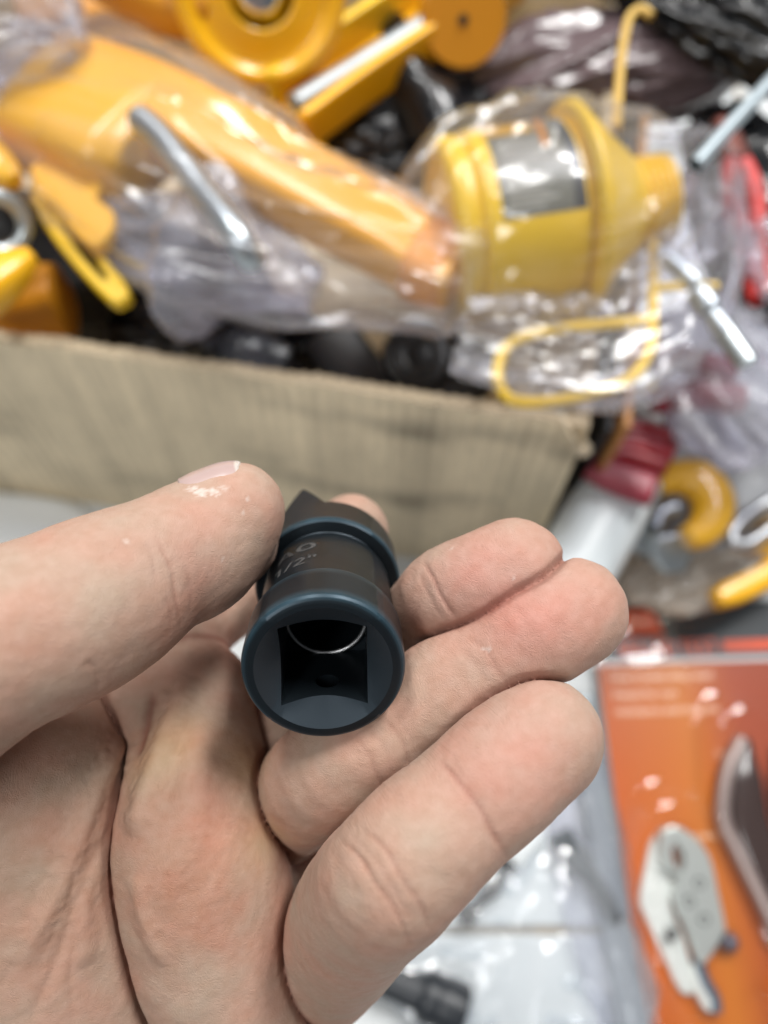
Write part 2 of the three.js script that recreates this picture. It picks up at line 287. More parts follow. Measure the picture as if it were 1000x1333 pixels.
function meshField(lo, hi, cell) {
  const B = 8, nb = lo.map((l, i) => Math.ceil((hi[i] - l) / (cell * B))), n = nb.map((b) => b * B + 1);
  const F = new Float32Array(n[0] * n[1] * n[2]).fill(1e3), id = (i, j, k) => (k * n[1] + j) * n[0] + i;
  const diag = cell * B * 0.87, active = [];
  for (let bk = 0; bk < nb[2]; bk++) for (let bj = 0; bj < nb[1]; bj++) for (let bi = 0; bi < nb[0]; bi++) {
    const cx = lo[0] + (bi + 0.5) * B * cell, cy = lo[1] + (bj + 0.5) * B * cell, cz = lo[2] + (bk + 0.5) * B * cell;
    const m = nearest(groups, cx, cy, cz), far = m > diag + 11, deep = m < -diag - 1;
    if (far || deep) {
      if (deep) for (let k = 0; k <= B; k++) for (let j = 0; j <= B; j++) { const o = id(bi * B, bj * B + j, bk * B + k); for (let i = 0; i <= B; i++) if (F[o + i] > 900) F[o + i] = -1e3; }
      continue;
    }
    const gs = [];
    for (const g of groups) { const caps = g.caps.filter((c) => capD(c, cx, cy, cz) < m + 2 * diag + Math.max(g.k, g.join, 3) + 6); if (caps.length) gs.push({ k: g.k, join: g.join, caps, id: g.id }); }
    for (let k = 0; k <= B; k++) for (let j = 0; j <= B; j++) for (let i = 0; i <= B; i++) {
      const o = id(bi * B + i, bj * B + j, bk * B + k);
      if (Math.abs(F[o]) < 900) continue;
      F[o] = fieldOf(gs, lo[0] + (bi * B + i) * cell, lo[1] + (bj * B + j) * cell, lo[2] + (bk * B + k) * cell);
    }
    active.push([bi, bj, bk, gs]);
  }
  // surface nets
  const vid = new Map(), pos = [], gsOf = [], idx = [], corner = [[0, 0, 0], [1, 0, 0], [0, 1, 0], [1, 1, 0], [0, 0, 1], [1, 0, 1], [0, 1, 1], [1, 1, 1]];
  const edges = [[0, 1], [2, 3], [4, 5], [6, 7], [0, 2], [1, 3], [4, 6], [5, 7], [0, 4], [1, 5], [2, 6], [3, 7]];
  for (const [bi, bj, bk, gs] of active) for (let k = bk * B; k < bk * B + B; k++) for (let j = bj * B; j < bj * B + B; j++) for (let i = bi * B; i < bi * B + B; i++) {
    const f = corner.map(([a, b, c]) => F[id(i + a, j + b, k + c)]);
    let s = 0; for (const v of f) if (v < 0) s++;
    if (s === 0 || s === 8) continue;
    let x = 0, y = 0, z = 0, m = 0;
    for (const [a, b] of edges) if ((f[a] < 0) !== (f[b] < 0)) { const t = f[a] / (f[a] - f[b]); x += corner[a][0] + (corner[b][0] - corner[a][0]) * t; y += corner[a][1] + (corner[b][1] - corner[a][1]) * t; z += corner[a][2] + (corner[b][2] - corner[a][2]) * t; m++; }
    vid.set(id(i, j, k), pos.length / 3);
    pos.push(lo[0] + (i + x / m) * cell, lo[1] + (j + y / m) * cell, lo[2] + (k + z / m) * cell); gsOf.push(gs);
  }
  const quad = (a, b, c, d, flip) => { if (a === undefined || b === undefined || c === undefined || d === undefined) return; flip ? idx.push(a, c, b, a, d, c) : idx.push(a, b, c, a, c, d); };
  for (const [bi, bj, bk] of active) for (let k = bk * B; k < bk * B + B; k++) for (let j = bj * B; j < bj * B + B; j++) for (let i = bi * B; i < bi * B + B; i++) {
    const o = id(i, j, k), f0 = F[o] < 0;
    if (j && k && f0 !== (F[o + 1] < 0)) quad(vid.get(id(i, j - 1, k - 1)), vid.get(id(i, j, k - 1)), vid.get(o), vid.get(id(i, j - 1, k)), !f0);
    if (i && k && f0 !== (F[o + n[0]] < 0)) quad(vid.get(id(i - 1, j, k - 1)), vid.get(id(i - 1, j, k)), vid.get(o), vid.get(id(i, j, k - 1)), !f0);
    if (i && j && f0 !== (F[o + n[0] * n[1]] < 0)) quad(vid.get(id(i - 1, j - 1, k)), vid.get(id(i, j - 1, k)), vid.get(o), vid.get(id(i - 1, j, k)), !f0);
  }
  return { pos, idx, gsOf };
}
{
  const lo = [-170, -260, 100], hi = [60, 26, 232];
  const sockA = [(421 - 500) * 0.14, (667 - 873) * 0.14, 140], sd = [sockAxis.x, sockAxis.y, sockAxis.z];
  const sockR = (s) => (s < 13 ? 15.1 : s < 34.8 ? 13.9 : 16.4);
  const { pos, idx, gsOf } = meshField(lo, hi, 0.52);
  const n = pos.length / 3;
  for (let i = 0; i < n; i++) {                                   // settle every vertex on the surface
    const gs = gsOf[i];
    for (let it = 0; it < 2; it++) {
      const x = pos[3 * i], y = pos[3 * i + 1], z = pos[3 * i + 2], e = 0.05, f = fieldOf(gs, x, y, z);
      const gx = (fieldOf(gs, x + e, y, z) - f) / e, gy = (fieldOf(gs, x, y + e, z) - f) / e, gz = (fieldOf(gs, x, y, z + e) - f) / e, l2 = gx * gx + gy * gy + gz * gz; if (l2 < 0.85) break;
      pos[3 * i] -= gx * f / l2 * 0.8; pos[3 * i + 1] -= gy * f / l2 * 0.8; pos[3 * i + 2] -= gz * f / l2 * 0.8;
    }
  }
  const g = new THREE.BufferGeometry();
  g.setAttribute('position', new THREE.BufferAttribute(new Float32Array(pos), 3)); g.setIndex(idx); g.computeVertexNormals();
  { // soften the tight lines where two forms meet
    const near = [], P0 = g.attributes.position.array, mark = new Int32Array(n).fill(-1);
    for (let i = 0; i < n; i++) { let a = 1e9, b = 1e9; for (const gr of gsOf[i]) { if (gr.id === 2) continue; let d = 1e9; for (const c of gr.caps) d = smin(d, capD(c, P0[3 * i], P0[3 * i + 1], P0[3 * i + 2]), gr.k); if (d < a) { b = a; a = d; } else if (d < b) b = d; } if (b - a < 1.3) { mark[i] = near.length; near.push(i); } }
    const nb = near.map(() => new Set()), link = (p, q) => { if (mark[p] >= 0) nb[mark[p]].add(q); if (mark[q] >= 0) nb[mark[q]].add(p); };
    for (let i = 0; i < idx.length; i += 3) { link(idx[i], idx[i + 1]); link(idx[i + 1], idx[i + 2]); link(idx[i + 2], idx[i]); }
    for (let it = 0; it < 8; it++) { const next = near.map((v, k) => { const s = [0, 0, 0]; for (const q of nb[k]) for (let c = 0; c < 3; c++) s[c] += P0[3 * q + c]; return s.map((x, c) => P0[3 * v + c] * 0.45 + 0.55 * x / nb[k].size); }); near.forEach((v, k) => { for (let c = 0; c < 3; c++) P0[3 * v + c] = next[k][c]; }); }
    g.computeVertexNormals();
  }
  const N = g.attributes.normal.array, P = g.attributes.position.array;
  const march = (px, py) => { let d = 95; for (let k = 0; k < 80; k++) { const p = hc(px, py, d), f = fieldOf(groups, ...p); if (f < 0.03) return p; d += f * 0.85; if (d > 230) return null; } return null; };
  const creases = CREASES.map(([pts, w, dep]) => {
    const fine = spline(pts.map(([x, y]) => [x, y, 0, 0]), 8), line = fine.map(([x, y]) => march(x, y)).filter(Boolean);
    const bb = [[1e9, 1e9, 1e9], [-1e9, -1e9, -1e9]];
    for (const p of line) for (let c = 0; c < 3; c++) { bb[0][c] = Math.min(bb[0][c], p[c] - 4 * w); bb[1][c] = Math.max(bb[1][c], p[c] + 4 * w); }
    return { line, w, dep, bb };
  });
  const tints = TINTS.map(([x, y, r, c]) => ({ p: march(x, y), r, c })).filter((t) => t.p), dust = DUST.map(([x, y, r]) => ({ p: march(x, y), r })).filter((t) => t.p);
  const col = new Float32Array(n * 3), uv = new Float32Array(n * 2);
  for (let i = 0; i < n; i++) {
    const p = [P[3 * i], P[3 * i + 1], P[3 * i + 2]], q = [0, 1, 2].map((c) => N[3 * i + c]);
    let cut = 0, red = 0;
    for (const c of creases) {
      if (p.some((v, k) => v < c.bb[0][k] || v > c.bb[1][k])) continue;
      let m = 1e9, mi = 0;
      for (let s = 0; s + 1 < c.line.length; s++) {
        const a = c.line[s], b = c.line[s + 1], dx = b[0] - a[0], dy = b[1] - a[1], dz = b[2] - a[2];
        let h = ((p[0] - a[0]) * dx + (p[1] - a[1]) * dy + (p[2] - a[2]) * dz) / (dx * dx + dy * dy + dz * dz + 1e-9); h = Math.min(1, Math.max(0, h));
        const d = Math.hypot(p[0] - a[0] - dx * h, p[1] - a[1] - dy * h, p[2] - a[2] - dz * h);
        if (d < m) { m = d; mi = (s + h) / (c.line.length - 1); }
      }
      m *= 1 + 0.35 * noise(p[0] * 0.6, p[1] * 0.6, p[2] * 0.6);
      const taper = Math.min(1, 5 * Math.min(mi, 1 - mi) + 0.15), e = Math.exp(-((m / c.w) ** 2)) * taper;
      cut += c.dep * e;
      if (c.dep > 0.5 || (c.dep > 0 && c.w < 0.5)) red = Math.max(red, Math.min(1, c.dep * 1.6) * Math.exp(-((m / c.w) ** 2)) * taper);
    }
    { // skin meets skin: the shade along the contact line is painted in as darker skin
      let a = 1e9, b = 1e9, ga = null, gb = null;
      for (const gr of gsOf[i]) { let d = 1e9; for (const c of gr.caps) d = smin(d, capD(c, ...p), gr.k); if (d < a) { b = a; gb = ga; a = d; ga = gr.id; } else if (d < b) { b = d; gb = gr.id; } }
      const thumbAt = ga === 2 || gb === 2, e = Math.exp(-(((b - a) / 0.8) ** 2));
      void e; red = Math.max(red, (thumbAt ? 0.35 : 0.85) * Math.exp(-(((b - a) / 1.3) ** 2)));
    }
    let out = 0.5 * fbm(p[0] * 0.09, p[1] * 0.09, p[2] * 0.09, 3) + 0.09 * fbm(p[0] * 0.6, p[1] * 0.6, p[2] * 0.6, 3) - cut;
    for (let c = 0; c < 3; c++) p[c] += q[c] * out;
    // flesh gives way to the socket it holds
    const rx = p[0] - sockA[0], ry = p[1] - sockA[1], rz = p[2] - sockA[2], s = rx * sd[0] + ry * sd[1] + rz * sd[2];
    if (s > -1 && s < 48.5) {
      const ex = rx - sd[0] * s, ey = ry - sd[1] * s, ez = rz - sd[2] * s, l = Math.hypot(ex, ey, ez) || 1, R = sockR(s) - 0.12;
      if (l < R + 1.2) { const t = l < R ? R : R + (l - R) * 1; p[0] += ex / l * (t - l); p[1] += ey / l * (t - l); p[2] += ez / l * (t - l); }
    }
    for (let c = 0; c < 3; c++) P[3 * i + c] = p[c];
    let w = 1e9, best = null;
    const blotch = fbm(p[0] * 0.09 + 5, p[1] * 0.09, p[2] * 0.09, 3), fine = fbm(p[0] * 0.5, p[1] * 0.5, p[2] * 0.5, 3);
    const c3 = [0.445 + 0.05 * blotch + 0.05 * fine, 0.288 - 0.055 * blotch + 0.05 * fine, 0.216 - 0.05 * blotch + 0.05 * fine];
    for (const t of tints) { const e = Math.exp(-(((p[0] - t.p[0]) ** 2 + (p[1] - t.p[1]) ** 2 + (p[2] - t.p[2]) ** 2) / (t.r * t.r))); for (let c = 0; c < 3; c++) c3[c] += t.c[c] * e; }
    c3[0] *= 1 - 0.4 * red; c3[1] *= 1 - 0.56 * red; c3[2] *= 1 - 0.58 * red;  // crease redness together with the painted contact shade
    for (const t of dust) { const dd = Math.hypot(p[0] - t.p[0], p[1] - t.p[1], p[2] - t.p[2]) / t.r + 0.8 * noise(p[0] * 1.7, p[1] * 1.7, p[2] * 1.7), e = Math.max(0, Math.min(1, 1.5 - 1.4 * dd)) * (t.r > 0.9 ? 0.55 : 0.32); c3[0] += (0.72 - c3[0]) * e; c3[1] += (0.68 - c3[1]) * e; c3[2] += (0.64 - c3[2]) * e; }
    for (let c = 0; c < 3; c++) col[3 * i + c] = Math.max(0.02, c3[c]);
    // texture runs along and round the nearest bone, in metres
    let m = 1e9; for (const gr of gsOf[i]) for (const c of gr.caps) { const d = capD(c, ...p); if (d < m) { m = d; best = c; } }
    const L = Math.sqrt(best.l2), dn = best.d.map((v) => v / L), r0 = p.map((v, k) => v - best.a[k]), t = r0[0] * dn[0] + r0[1] * dn[1] + r0[2] * dn[2];
    uv[2 * i] = (p[0] * 0.8 + p[1] * 0.55 + p[2] * 0.22) * mm; uv[2 * i + 1] = (-p[0] * 0.56 + p[1] * 0.8 - p[2] * 0.2) * mm;
    void t;
  }
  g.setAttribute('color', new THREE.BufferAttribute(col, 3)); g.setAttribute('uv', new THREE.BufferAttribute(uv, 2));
  const home = hc(230, 1050, 170), basis = new THREE.Matrix4().makeBasis(RIGHT, UPV, FWD);
  g.translate(-home[0], -home[1], -home[2]); g.scale(mm, mm, mm);
  // the phone's frame is left-handed (z away), so triangles turn over
  g.applyMatrix4(basis);
  const ix = g.index.array; 
  g.computeVertexNormals();
  { // face out
    const c = new THREE.Vector3(), nn = new THREE.Vector3(); let sgn = 0; g.computeBoundingSphere();
    for (let i = 0; i < n; i += 97) { c.fromArray(P, 3 * i).sub(g.boundingSphere.center); nn.fromArray(g.attributes.normal.array, 3 * i); sgn += c.dot(nn) > 0 ? 1 : -1; }
    if (sgn < 0) { for (let i = 0; i < ix.length; i += 3) { const t = ix[i + 1]; ix[i + 1] = ix[i + 2]; ix[i + 2] = t; } g.computeVertexNormals(); }
  }
  // skin relief
  const S = 512, bump = new Uint8Array(S * S * 4), rough = new Uint8Array(S * S * 4);
  const per = (x, y, f) => { const a = x / S * Math.PI * 2, b = y / S * Math.PI * 2, R = f / (2 * Math.PI); return noise(Math.cos(a) * R + 3 * Math.cos(b) * R * 0.37, Math.sin(a) * R + Math.cos(b) * R, Math.sin(b) * R); };
  for (let y = 0; y < S; y++) for (let x = 0; x < S; x++) {
    const a = per(x, y, 40), b = per(x, y, 90), c = per(y, x, 22), st = Math.sin((x / S * 28 + 1.6 * c + 0.5 * Math.sin(y / S * Math.PI * 4)) * Math.PI * 2) * Math.max(0, 0.55 + 0.9 * per(x, y, 9)), v = 0.5 + 0.14 * (1 - 2 * Math.abs(a)) + 0.2 * b + 0.16 * c - 0.07 + 0.15 * st, o = (y * S + x) * 4;
    bump[o] = bump[o + 1] = bump[o + 2] = Math.max(0, Math.min(255, v * 255)); bump[o + 3] = 255;
    rough[o] = rough[o + 1] = rough[o + 2] = Math.max(0, Math.min(255, (0.66 + 0.1 * c + 0.14 * b) * 255)); rough[o + 3] = 255;
  }
  const tex = (d) => { const t = new THREE.DataTexture(d, S, S); t.wrapS = t.wrapT = THREE.RepeatWrapping; t.magFilter = THREE.LinearFilter; t.repeat.set(70, 70); t.needsUpdate = true; return t; };
  const skin = new THREE.MeshPhysicalMaterial({ vertexColors: true, roughness: 1, roughnessMap: tex(rough), bumpMap: tex(bump), bumpScale: 0.00012, sheen: 0.15, sheenColor: new THREE.Color(1, 0.75, 0.65), sheenRoughness: 0.6, specularIntensity: 0.5 });
  const hand = mesh('person', g, skin);
  hand.position.copy(at(230, 1050, 0.170));
  tag(hand, 'bare left hand, palm up with fingers spread right, thumb pressing a black socket', 'person');
  // thumb nail: a thin curved plate along the top edge of the thumb
  const C = V(...hc(284, 636, 156)), dir = V(0.92, 0.39, 0.02).normalize(), nn = V(-0.35, 0.83, -0.43).normalize(); nn.addScaledVector(dir, -nn.dot(dir)).normalize();
  const bv = new THREE.Vector3().crossVectors(nn, dir), nailP = [], nailI = [], nailC = [], NU = 30, NV = 26;
  for (let layer = 0; layer < 2; layer++) for (let u = 0; u <= NU; u++) for (let v = 0; v <= NV; v++) {
    const a = u / NU * 2 - 1, b = v / NV * 2 - 1, round = Math.pow(Math.max(0, 1 - Math.pow(Math.abs(a), 3.4)), 0.34);
    const w = C.clone().addScaledVector(dir, 6.4 * a).addScaledVector(bv, 5.6 * b * round).addScaledVector(nn, 14);
    for (let k = 0; k < 60; k++) { const f = fieldOf(groups, w.x, w.y, w.z); if (f < 0.01) break; w.addScaledVector(nn, -f * 0.8); }
    w.addScaledVector(nn, layer ? -0.6 : 0.42 * (1 - 1.25 * b * b * b * b) - 0.25 * (a < -0.6 ? (-a - 0.6) / 0.4 : 0));
    nailP.push((w.x - home[0]) * mm, (w.y - home[1]) * mm, (w.z - home[2]) * mm);
    const tip = Math.max(0, Math.min(1, (a - 0.8) / 0.06)); nailC.push(0.47 + 0.12 * tip, 0.34 + 0.19 * tip, 0.315 + 0.17 * tip);
  }
  const row = NV + 1, lay = (NU + 1) * row;
  for (let u = 0; u < NU; u++) for (let v = 0; v < NV; v++) { const q = u * row + v; nailI.push(q, q + 1, q + row, q + 1, q + row + 1, q + row, lay + q, lay + q + row, lay + q + 1, lay + q + 1, lay + q + row, lay + q + row + 1); }
  const ng = new THREE.BufferGeometry(); ng.setAttribute('position', new THREE.BufferAttribute(new Float32Array(nailP), 3)); ng.setAttribute('color', new THREE.BufferAttribute(new Float32Array(nailC), 3)); ng.setIndex(nailI); ng.applyMatrix4(basis); ng.computeVertexNormals();
  mesh('thumb_nail', ng, new THREE.MeshPhysicalMaterial({ vertexColors: true, roughness: 0.32, clearcoat: 0.3, clearcoatRoughness: 0.25, side: THREE.DoubleSide }), hand);
}
// ---------------------------------------------------------------- cardboard box
const BOX_H = 0.174;
const boxC = on(768, 556, BOX_H), boxL = on(0, 443, BOX_H), bu = boxL.clone().sub(boxC).setY(0).normalize(), bw = V(-bu.z, 0, bu.x); if (bw.z > 0) bw.negate();
const boxAt = (u, h, w) => V(boxC.x + bu.x * u + bw.x * w, h, boxC.z + bu.z * u + bw.z * w);
const BOX_W = 0.5, BOX_D = 0.36;
{
  const box = thing('cardboard_box', 'open brown corrugated cardboard box full of yellow tools, behind the hand', 'cardboard box', boxAt(BOX_W / 2, 0, BOX_D / 2));
  const S = 512, cd = new Uint8Array(S * S * 4);
  for (let y = 0; y < S; y++) for (let x = 0; x < S; x++) {
    const u = x / S, v = y / S, fl = 0.5 + 0.5 * Math.sin(u * Math.PI * 2 * 33), n = fbm(u * 5, v * 3, 2, 4), f = fbm(u * 90, v * 20, 4, 2), st = Math.max(0, fbm(u * 3 + 9, v * 7, 7, 3) - 0.12);
    const bd = fbm(u * 16, 0.3, 5, 3), k = 1 + 0.16 * bd + 0.085 * fl * (0.6 + n) + 0.16 * n + 0.09 * f - 0.8 * st, o = (y * S + x) * 4;
    cd[o] = Math.min(255, 218 * k); cd[o + 1] = Math.min(255, 202 * k); cd[o + 2] = Math.min(255, 172 * k); cd[o + 3] = 255;
  }
  const ct = new THREE.DataTexture(cd, S, S); ct.colorSpace = THREE.SRGBColorSpace; ct.wrapS = ct.wrapT = THREE.MirroredRepeatWrapping; ct.magFilter = THREE.LinearFilter; ct.repeat.set(4, 4); ct.needsUpdate = true;
  const card = new THREE.MeshStandardMaterial({ map: ct, roughness: 0.85 }), cardEdge = std(0.42, 0.34, 0.23, 0.9);
  // a wall as two wavy liners with thickness: outer flutes show as soft ridges, the top edge is scuffed
  const wall = (u0, w0, u1, w1, name) => {
    const a = boxAt(u0, 0, w0), b = boxAt(u1, 0, w1), d = b.clone().sub(a), L = d.length(); d.normalize(); const nrm = V(d.z, 0, -d.x), NX = Math.round(L / 0.0011), NY = 30, pos = [], uv = [], idx = [];
    for (const side of [0, 1]) for (let j = 0; j <= NY; j++) for (let i = 0; i <= NX; i++) {
      const s = i / NX * L, top = BOX_H + 0.0011 * fbm(s * 60, 3, u0 * 9 + w0, 3) + 0.0012 * noise(s * 300, 1, 2) + 0.0006 * noise(s * 14, 8, 2), h = j / NY * top;
      const dentY = Math.exp(-(((h - 0.06) / 0.05) ** 2)), wav = 0.0005 * Math.sin(s / 0.0068 * Math.PI * 2) + 0.003 * fbm(s * 9, h * 4, w0 * 5, 3) + 0.004 * dentY * noise(s * 5, 2, 2) + 0.0016 * Math.max(0, h / BOX_H - 0.93) / 0.07 * noise(s * 40, 5, 1);
      const t = (side ? -0.0062 : 0) + (name === 'front' ? 0.02 * (1 - h / BOX_H) : 0), p = a.clone().addScaledVector(d, s).addScaledVector(nrm, wav + t); pos.push(p.x - box.position.x, h, p.z - box.position.z); uv.push(s, h);
    }
    const r = NX + 1, lay = r * (NY + 1);
    for (let j = 0; j < NY; j++) for (let i = 0; i < NX; i++) { const q = j * r + i; idx.push(q, q + 1, q + r, q + 1, q + r + 1, q + r, lay + q, lay + q + r, lay + q + 1, lay + q + 1, lay + q + r, lay + q + r + 1); }
    const g = new THREE.BufferGeometry(); g.setAttribute('position', new THREE.Float32BufferAttribute(pos, 3)); g.setAttribute('uv', new THREE.Float32BufferAttribute(uv, 2)); g.setIndex(idx); g.computeVertexNormals();
    const m = mesh('wall', g, card, box); m.material.side = THREE.DoubleSide; void name;
    // top edge strip: two liners and the fluting between them
    const e = [], ei = []; for (let i = 0; i <= NX; i++) for (const side of [0, 1]) { const o = (side * lay + NY * r + i) * 3; e.push(pos[o], pos[o + 1] - 0.0004 + (side ? 0.0006 * Math.sin(i * 1.9) : 0), pos[o + 2]); }
    for (let i = 0; i < NX; i++) { const q = i * 2; ei.push(q, q + 2, q + 1, q + 1, q + 2, q + 3); }
    const eg = new THREE.BufferGeometry(); eg.setAttribute('position', new THREE.Float32BufferAttribute(e, 3)); eg.setIndex(ei); eg.computeVertexNormals(); const em = mesh('cut_edge', eg, cardEdge, m); em.material.side = THREE.DoubleSide;
  };
  wall(0, 0, BOX_W, 0, 'front'); wall(0.0001, BOX_D, 0.0001, 0.007, 'right'); wall(BOX_W, BOX_D, 0, BOX_D + 0.001, 'back'); wall(BOX_W, 0.007, BOX_W, BOX_D, 'left');
  const bottom = mesh('bottom_panel', new THREE.BoxGeometry(BOX_W - 0.02, 0.006, BOX_D - 0.02), card, box); bottom.position.y = 0.005; bottom.rotation.y = Math.atan2(-bu.z, bu.x);
  // torn corner flap
  const f0 = boxAt(0.012, BOX_H + 0.002, -0.002), flapPts = [f0, boxAt(0.004, BOX_H - 0.012, -0.004), boxAt(-0.004, BOX_H - 0.024, 0.004)];
  mesh('torn_flap', moved(loft(curve(flapPts, 16), Array.from({ length: 17 }, (_, i) => [0.0012, 0.011 - 0.0004 * i]), V(0.3, 0.2, 1), 16, 4), box), card, box);
}
// dark board leaning beside the box
{
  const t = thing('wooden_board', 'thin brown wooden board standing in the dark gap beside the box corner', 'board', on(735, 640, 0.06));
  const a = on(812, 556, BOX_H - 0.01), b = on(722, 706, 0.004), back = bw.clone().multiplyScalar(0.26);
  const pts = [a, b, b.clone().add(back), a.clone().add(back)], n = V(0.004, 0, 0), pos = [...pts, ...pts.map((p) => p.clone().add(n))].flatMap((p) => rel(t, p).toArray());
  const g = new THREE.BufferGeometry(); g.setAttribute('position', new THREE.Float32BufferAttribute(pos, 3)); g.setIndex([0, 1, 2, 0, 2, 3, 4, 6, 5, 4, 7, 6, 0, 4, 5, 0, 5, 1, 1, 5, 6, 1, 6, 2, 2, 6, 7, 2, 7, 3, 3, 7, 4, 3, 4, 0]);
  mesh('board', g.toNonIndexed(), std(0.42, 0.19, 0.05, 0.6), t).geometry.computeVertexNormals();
}
{  // black sheet added to stand for the dark of the gap
  const t = thing('gap_shade_sheet', 'black sheet added to darken the gap between the box corner and the brown board', 'mat', on(725, 640, 0.06));
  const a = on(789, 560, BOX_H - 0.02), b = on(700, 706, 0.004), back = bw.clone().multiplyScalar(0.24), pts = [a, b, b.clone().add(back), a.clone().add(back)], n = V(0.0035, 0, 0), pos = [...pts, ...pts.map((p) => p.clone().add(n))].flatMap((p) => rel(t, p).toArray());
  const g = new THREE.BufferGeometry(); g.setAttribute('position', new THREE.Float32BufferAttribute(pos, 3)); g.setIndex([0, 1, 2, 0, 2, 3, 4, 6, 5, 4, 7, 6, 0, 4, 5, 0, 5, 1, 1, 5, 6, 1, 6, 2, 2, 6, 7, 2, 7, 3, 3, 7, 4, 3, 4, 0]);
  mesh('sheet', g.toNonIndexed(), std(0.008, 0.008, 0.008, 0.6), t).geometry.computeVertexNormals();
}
// ---------------------------------------------------------------- yellow tools in the box
const H = 0.2;
{ // tapered lever with steel bar, wrapped in film
  const t = thing('lever_tool', 'yellow tapered lever tool with a bright steel bar, wrapped in clear film', 'hand tool', on(300, 220, H));
  const p = [[70, 95], [100, 110], [190, 140], [300, 195], [420, 260], [520, 315], [572, 347], [600, 358]].map(([x, y]) => on(x, y, H + 0.004));
  const c = curve(p, 48), n = c.length;
  mesh('lever', moved(loft(c, c.map((_, i) => { const u = i / (n - 1), e = Math.min(1, u / 0.03, (1 - u) / 0.03); return [(0.0242 - 0.0078 * u) * (0.55 + 0.45 * Math.sqrt(e)), (0.018 - 0.004 * u) * (0.5 + 0.5 * Math.sqrt(e))]; }), UP, 40, 5), t), std(0.86, 0.39, 0.006, 0.34, 0, { clearcoat: 0.5, clearcoatRoughness: 0.2 }), t);
  const cp = curve([[545, 335], [575, 350], [600, 358]].map(([x, y]) => on(x, y, H + 0.004)), 20);
  mesh('end_cap', moved(loft(cp, cp.map((_, i) => { const e = Math.sqrt(Math.max(0.02, 1 - (i / 20) ** 4)); return [0.0195 * e, 0.0165 * e]; }), UP, 36, 3), t), orangeY, t);
  const hp = curve([[40, 130], [90, 150], [150, 175], [205, 205]].map(([x, y]) => on(x, y, H - 0.002)), 20);
  mesh('head_housing', moved(loft(hp, hp.map((_, i) => { const e = Math.min(1, (i + 1) / 4, (21 - i) / 4); return [0.036 * (0.6 + 0.4 * e), 0.024 * (0.6 + 0.4 * e)]; }), UP, 36, 4), t), yellow, t);
  { const sp = curve([[172, 148], [205, 175], [260, 245], [315, 318], [335, 350]].map(([x, y], k) => on(x, y, H + 0.026 - (k > 3 ? 0.012 : 0))), 50); mesh('steel_bar', moved(loft(sp, sp.map((_, i) => { const e = Math.sqrt(Math.min(1, (i + 0.4) / 4, (50.4 - i) / 4)); return [0.0068 * e, 0.0068 * e]; }), UP, 24), t), zinc, t); }
  const bp = [[10, 60], [60, 130], [150, 170], [260, 250], [360, 300], [480, 330], [600, 365], [622, 372]].map(([x, y]) => on(x, y, H + 0.008));
  const b = mesh('plastic_bag', bag(bp, [[0.02, 0.012], [0.042, 0.03], [0.056, 0.042], [0.055, 0.045], [0.046, 0.034], [0.034, 0.026], [0.024, 0.022], [0.02, 0.02]], 0.009, 9, 1.6, 130, 120), clearFilm);
  tag(b, 'clear crinkled plastic bag wrapped round the yellow lever tool with the steel bar', 'plastic bag');
  const b2 = mesh('plastic_bag', bag([[135, 285], [220, 315], [320, 345], [410, 378]].map(([x, y]) => on(x, y, H - 0.012)), [[0.012, 0.008], [0.024, 0.018], [0.024, 0.018], [0.01, 0.008]], 0.006, 7, 1.6, 90, 90), milkyFilm);
  tag(b2, 'milky loose bag end drooping below the steel bar over the dark box inside', 'plastic bag');
  const b3 = mesh('plastic_bag', bag([[-30, 20], [40, 40], [100, 60]].map(([x, y]) => on(x, y, H + 0.03)), [[0.03, 0.02], [0.035, 0.024], [0.006, 0.006]], 0.008, 6, 1.8, 80, 90), milkyFilm);
  tag(b3, 'greyish crumpled plastic bag end in the top left corner', 'plastic bag');
}
{ // sheave hook at the top
  const c = on(338, -14, 0.235), t = thing('pulley_block', 'yellow round pulley cheek with a chrome hub at the top edge', 'pulley block', c);
  const toCam = camera.position.clone().sub(c).normalize().add(V(0.12, 0.1, 0.18)).normalize(), s = 0.00044;
  const pr = [[40, 10], [44, 14], [60, 6], [74, 4], [80, 8], [84, 16], [92, 17], [99, 12], [102, 2], [100, -14], [90, -22], [40, -22], [40, 10]].map(([r, y]) => new THREE.Vector2(r * s, y * s));
  const d = mesh('cheek_plate', new THREE.LatheGeometry(pr, 72), yellow, t); aim(d, toCam);
  const hub = mesh('hub', new THREE.LatheGeometry([[0, 16], [20, 16], [26, 12], [30, 4], [38, 0], [40, -10]].map(([r, y]) => new THREE.Vector2(r * s, y * s)), 60), chrome, t); aim(hub, toCam);
  hub.position.copy(toCam).multiplyScalar(-0.002);
  const a1 = curve([[300, -60], [255, 0], [200, -20], [120, -60]].map(([x, y]) => on(x, y, 0.225)), 24);
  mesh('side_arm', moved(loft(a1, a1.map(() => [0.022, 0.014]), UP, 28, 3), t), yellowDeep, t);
  const a2 = curve([[330, 20], [345, -10], [360, -50]].map(([x, y]) => on(x, y, 0.21)), 12);
  mesh('back_plate', moved(loft(a2, a2.map(() => [0.034, 0.01]), UP, 28, 4), t), yellowDeep, t);
}
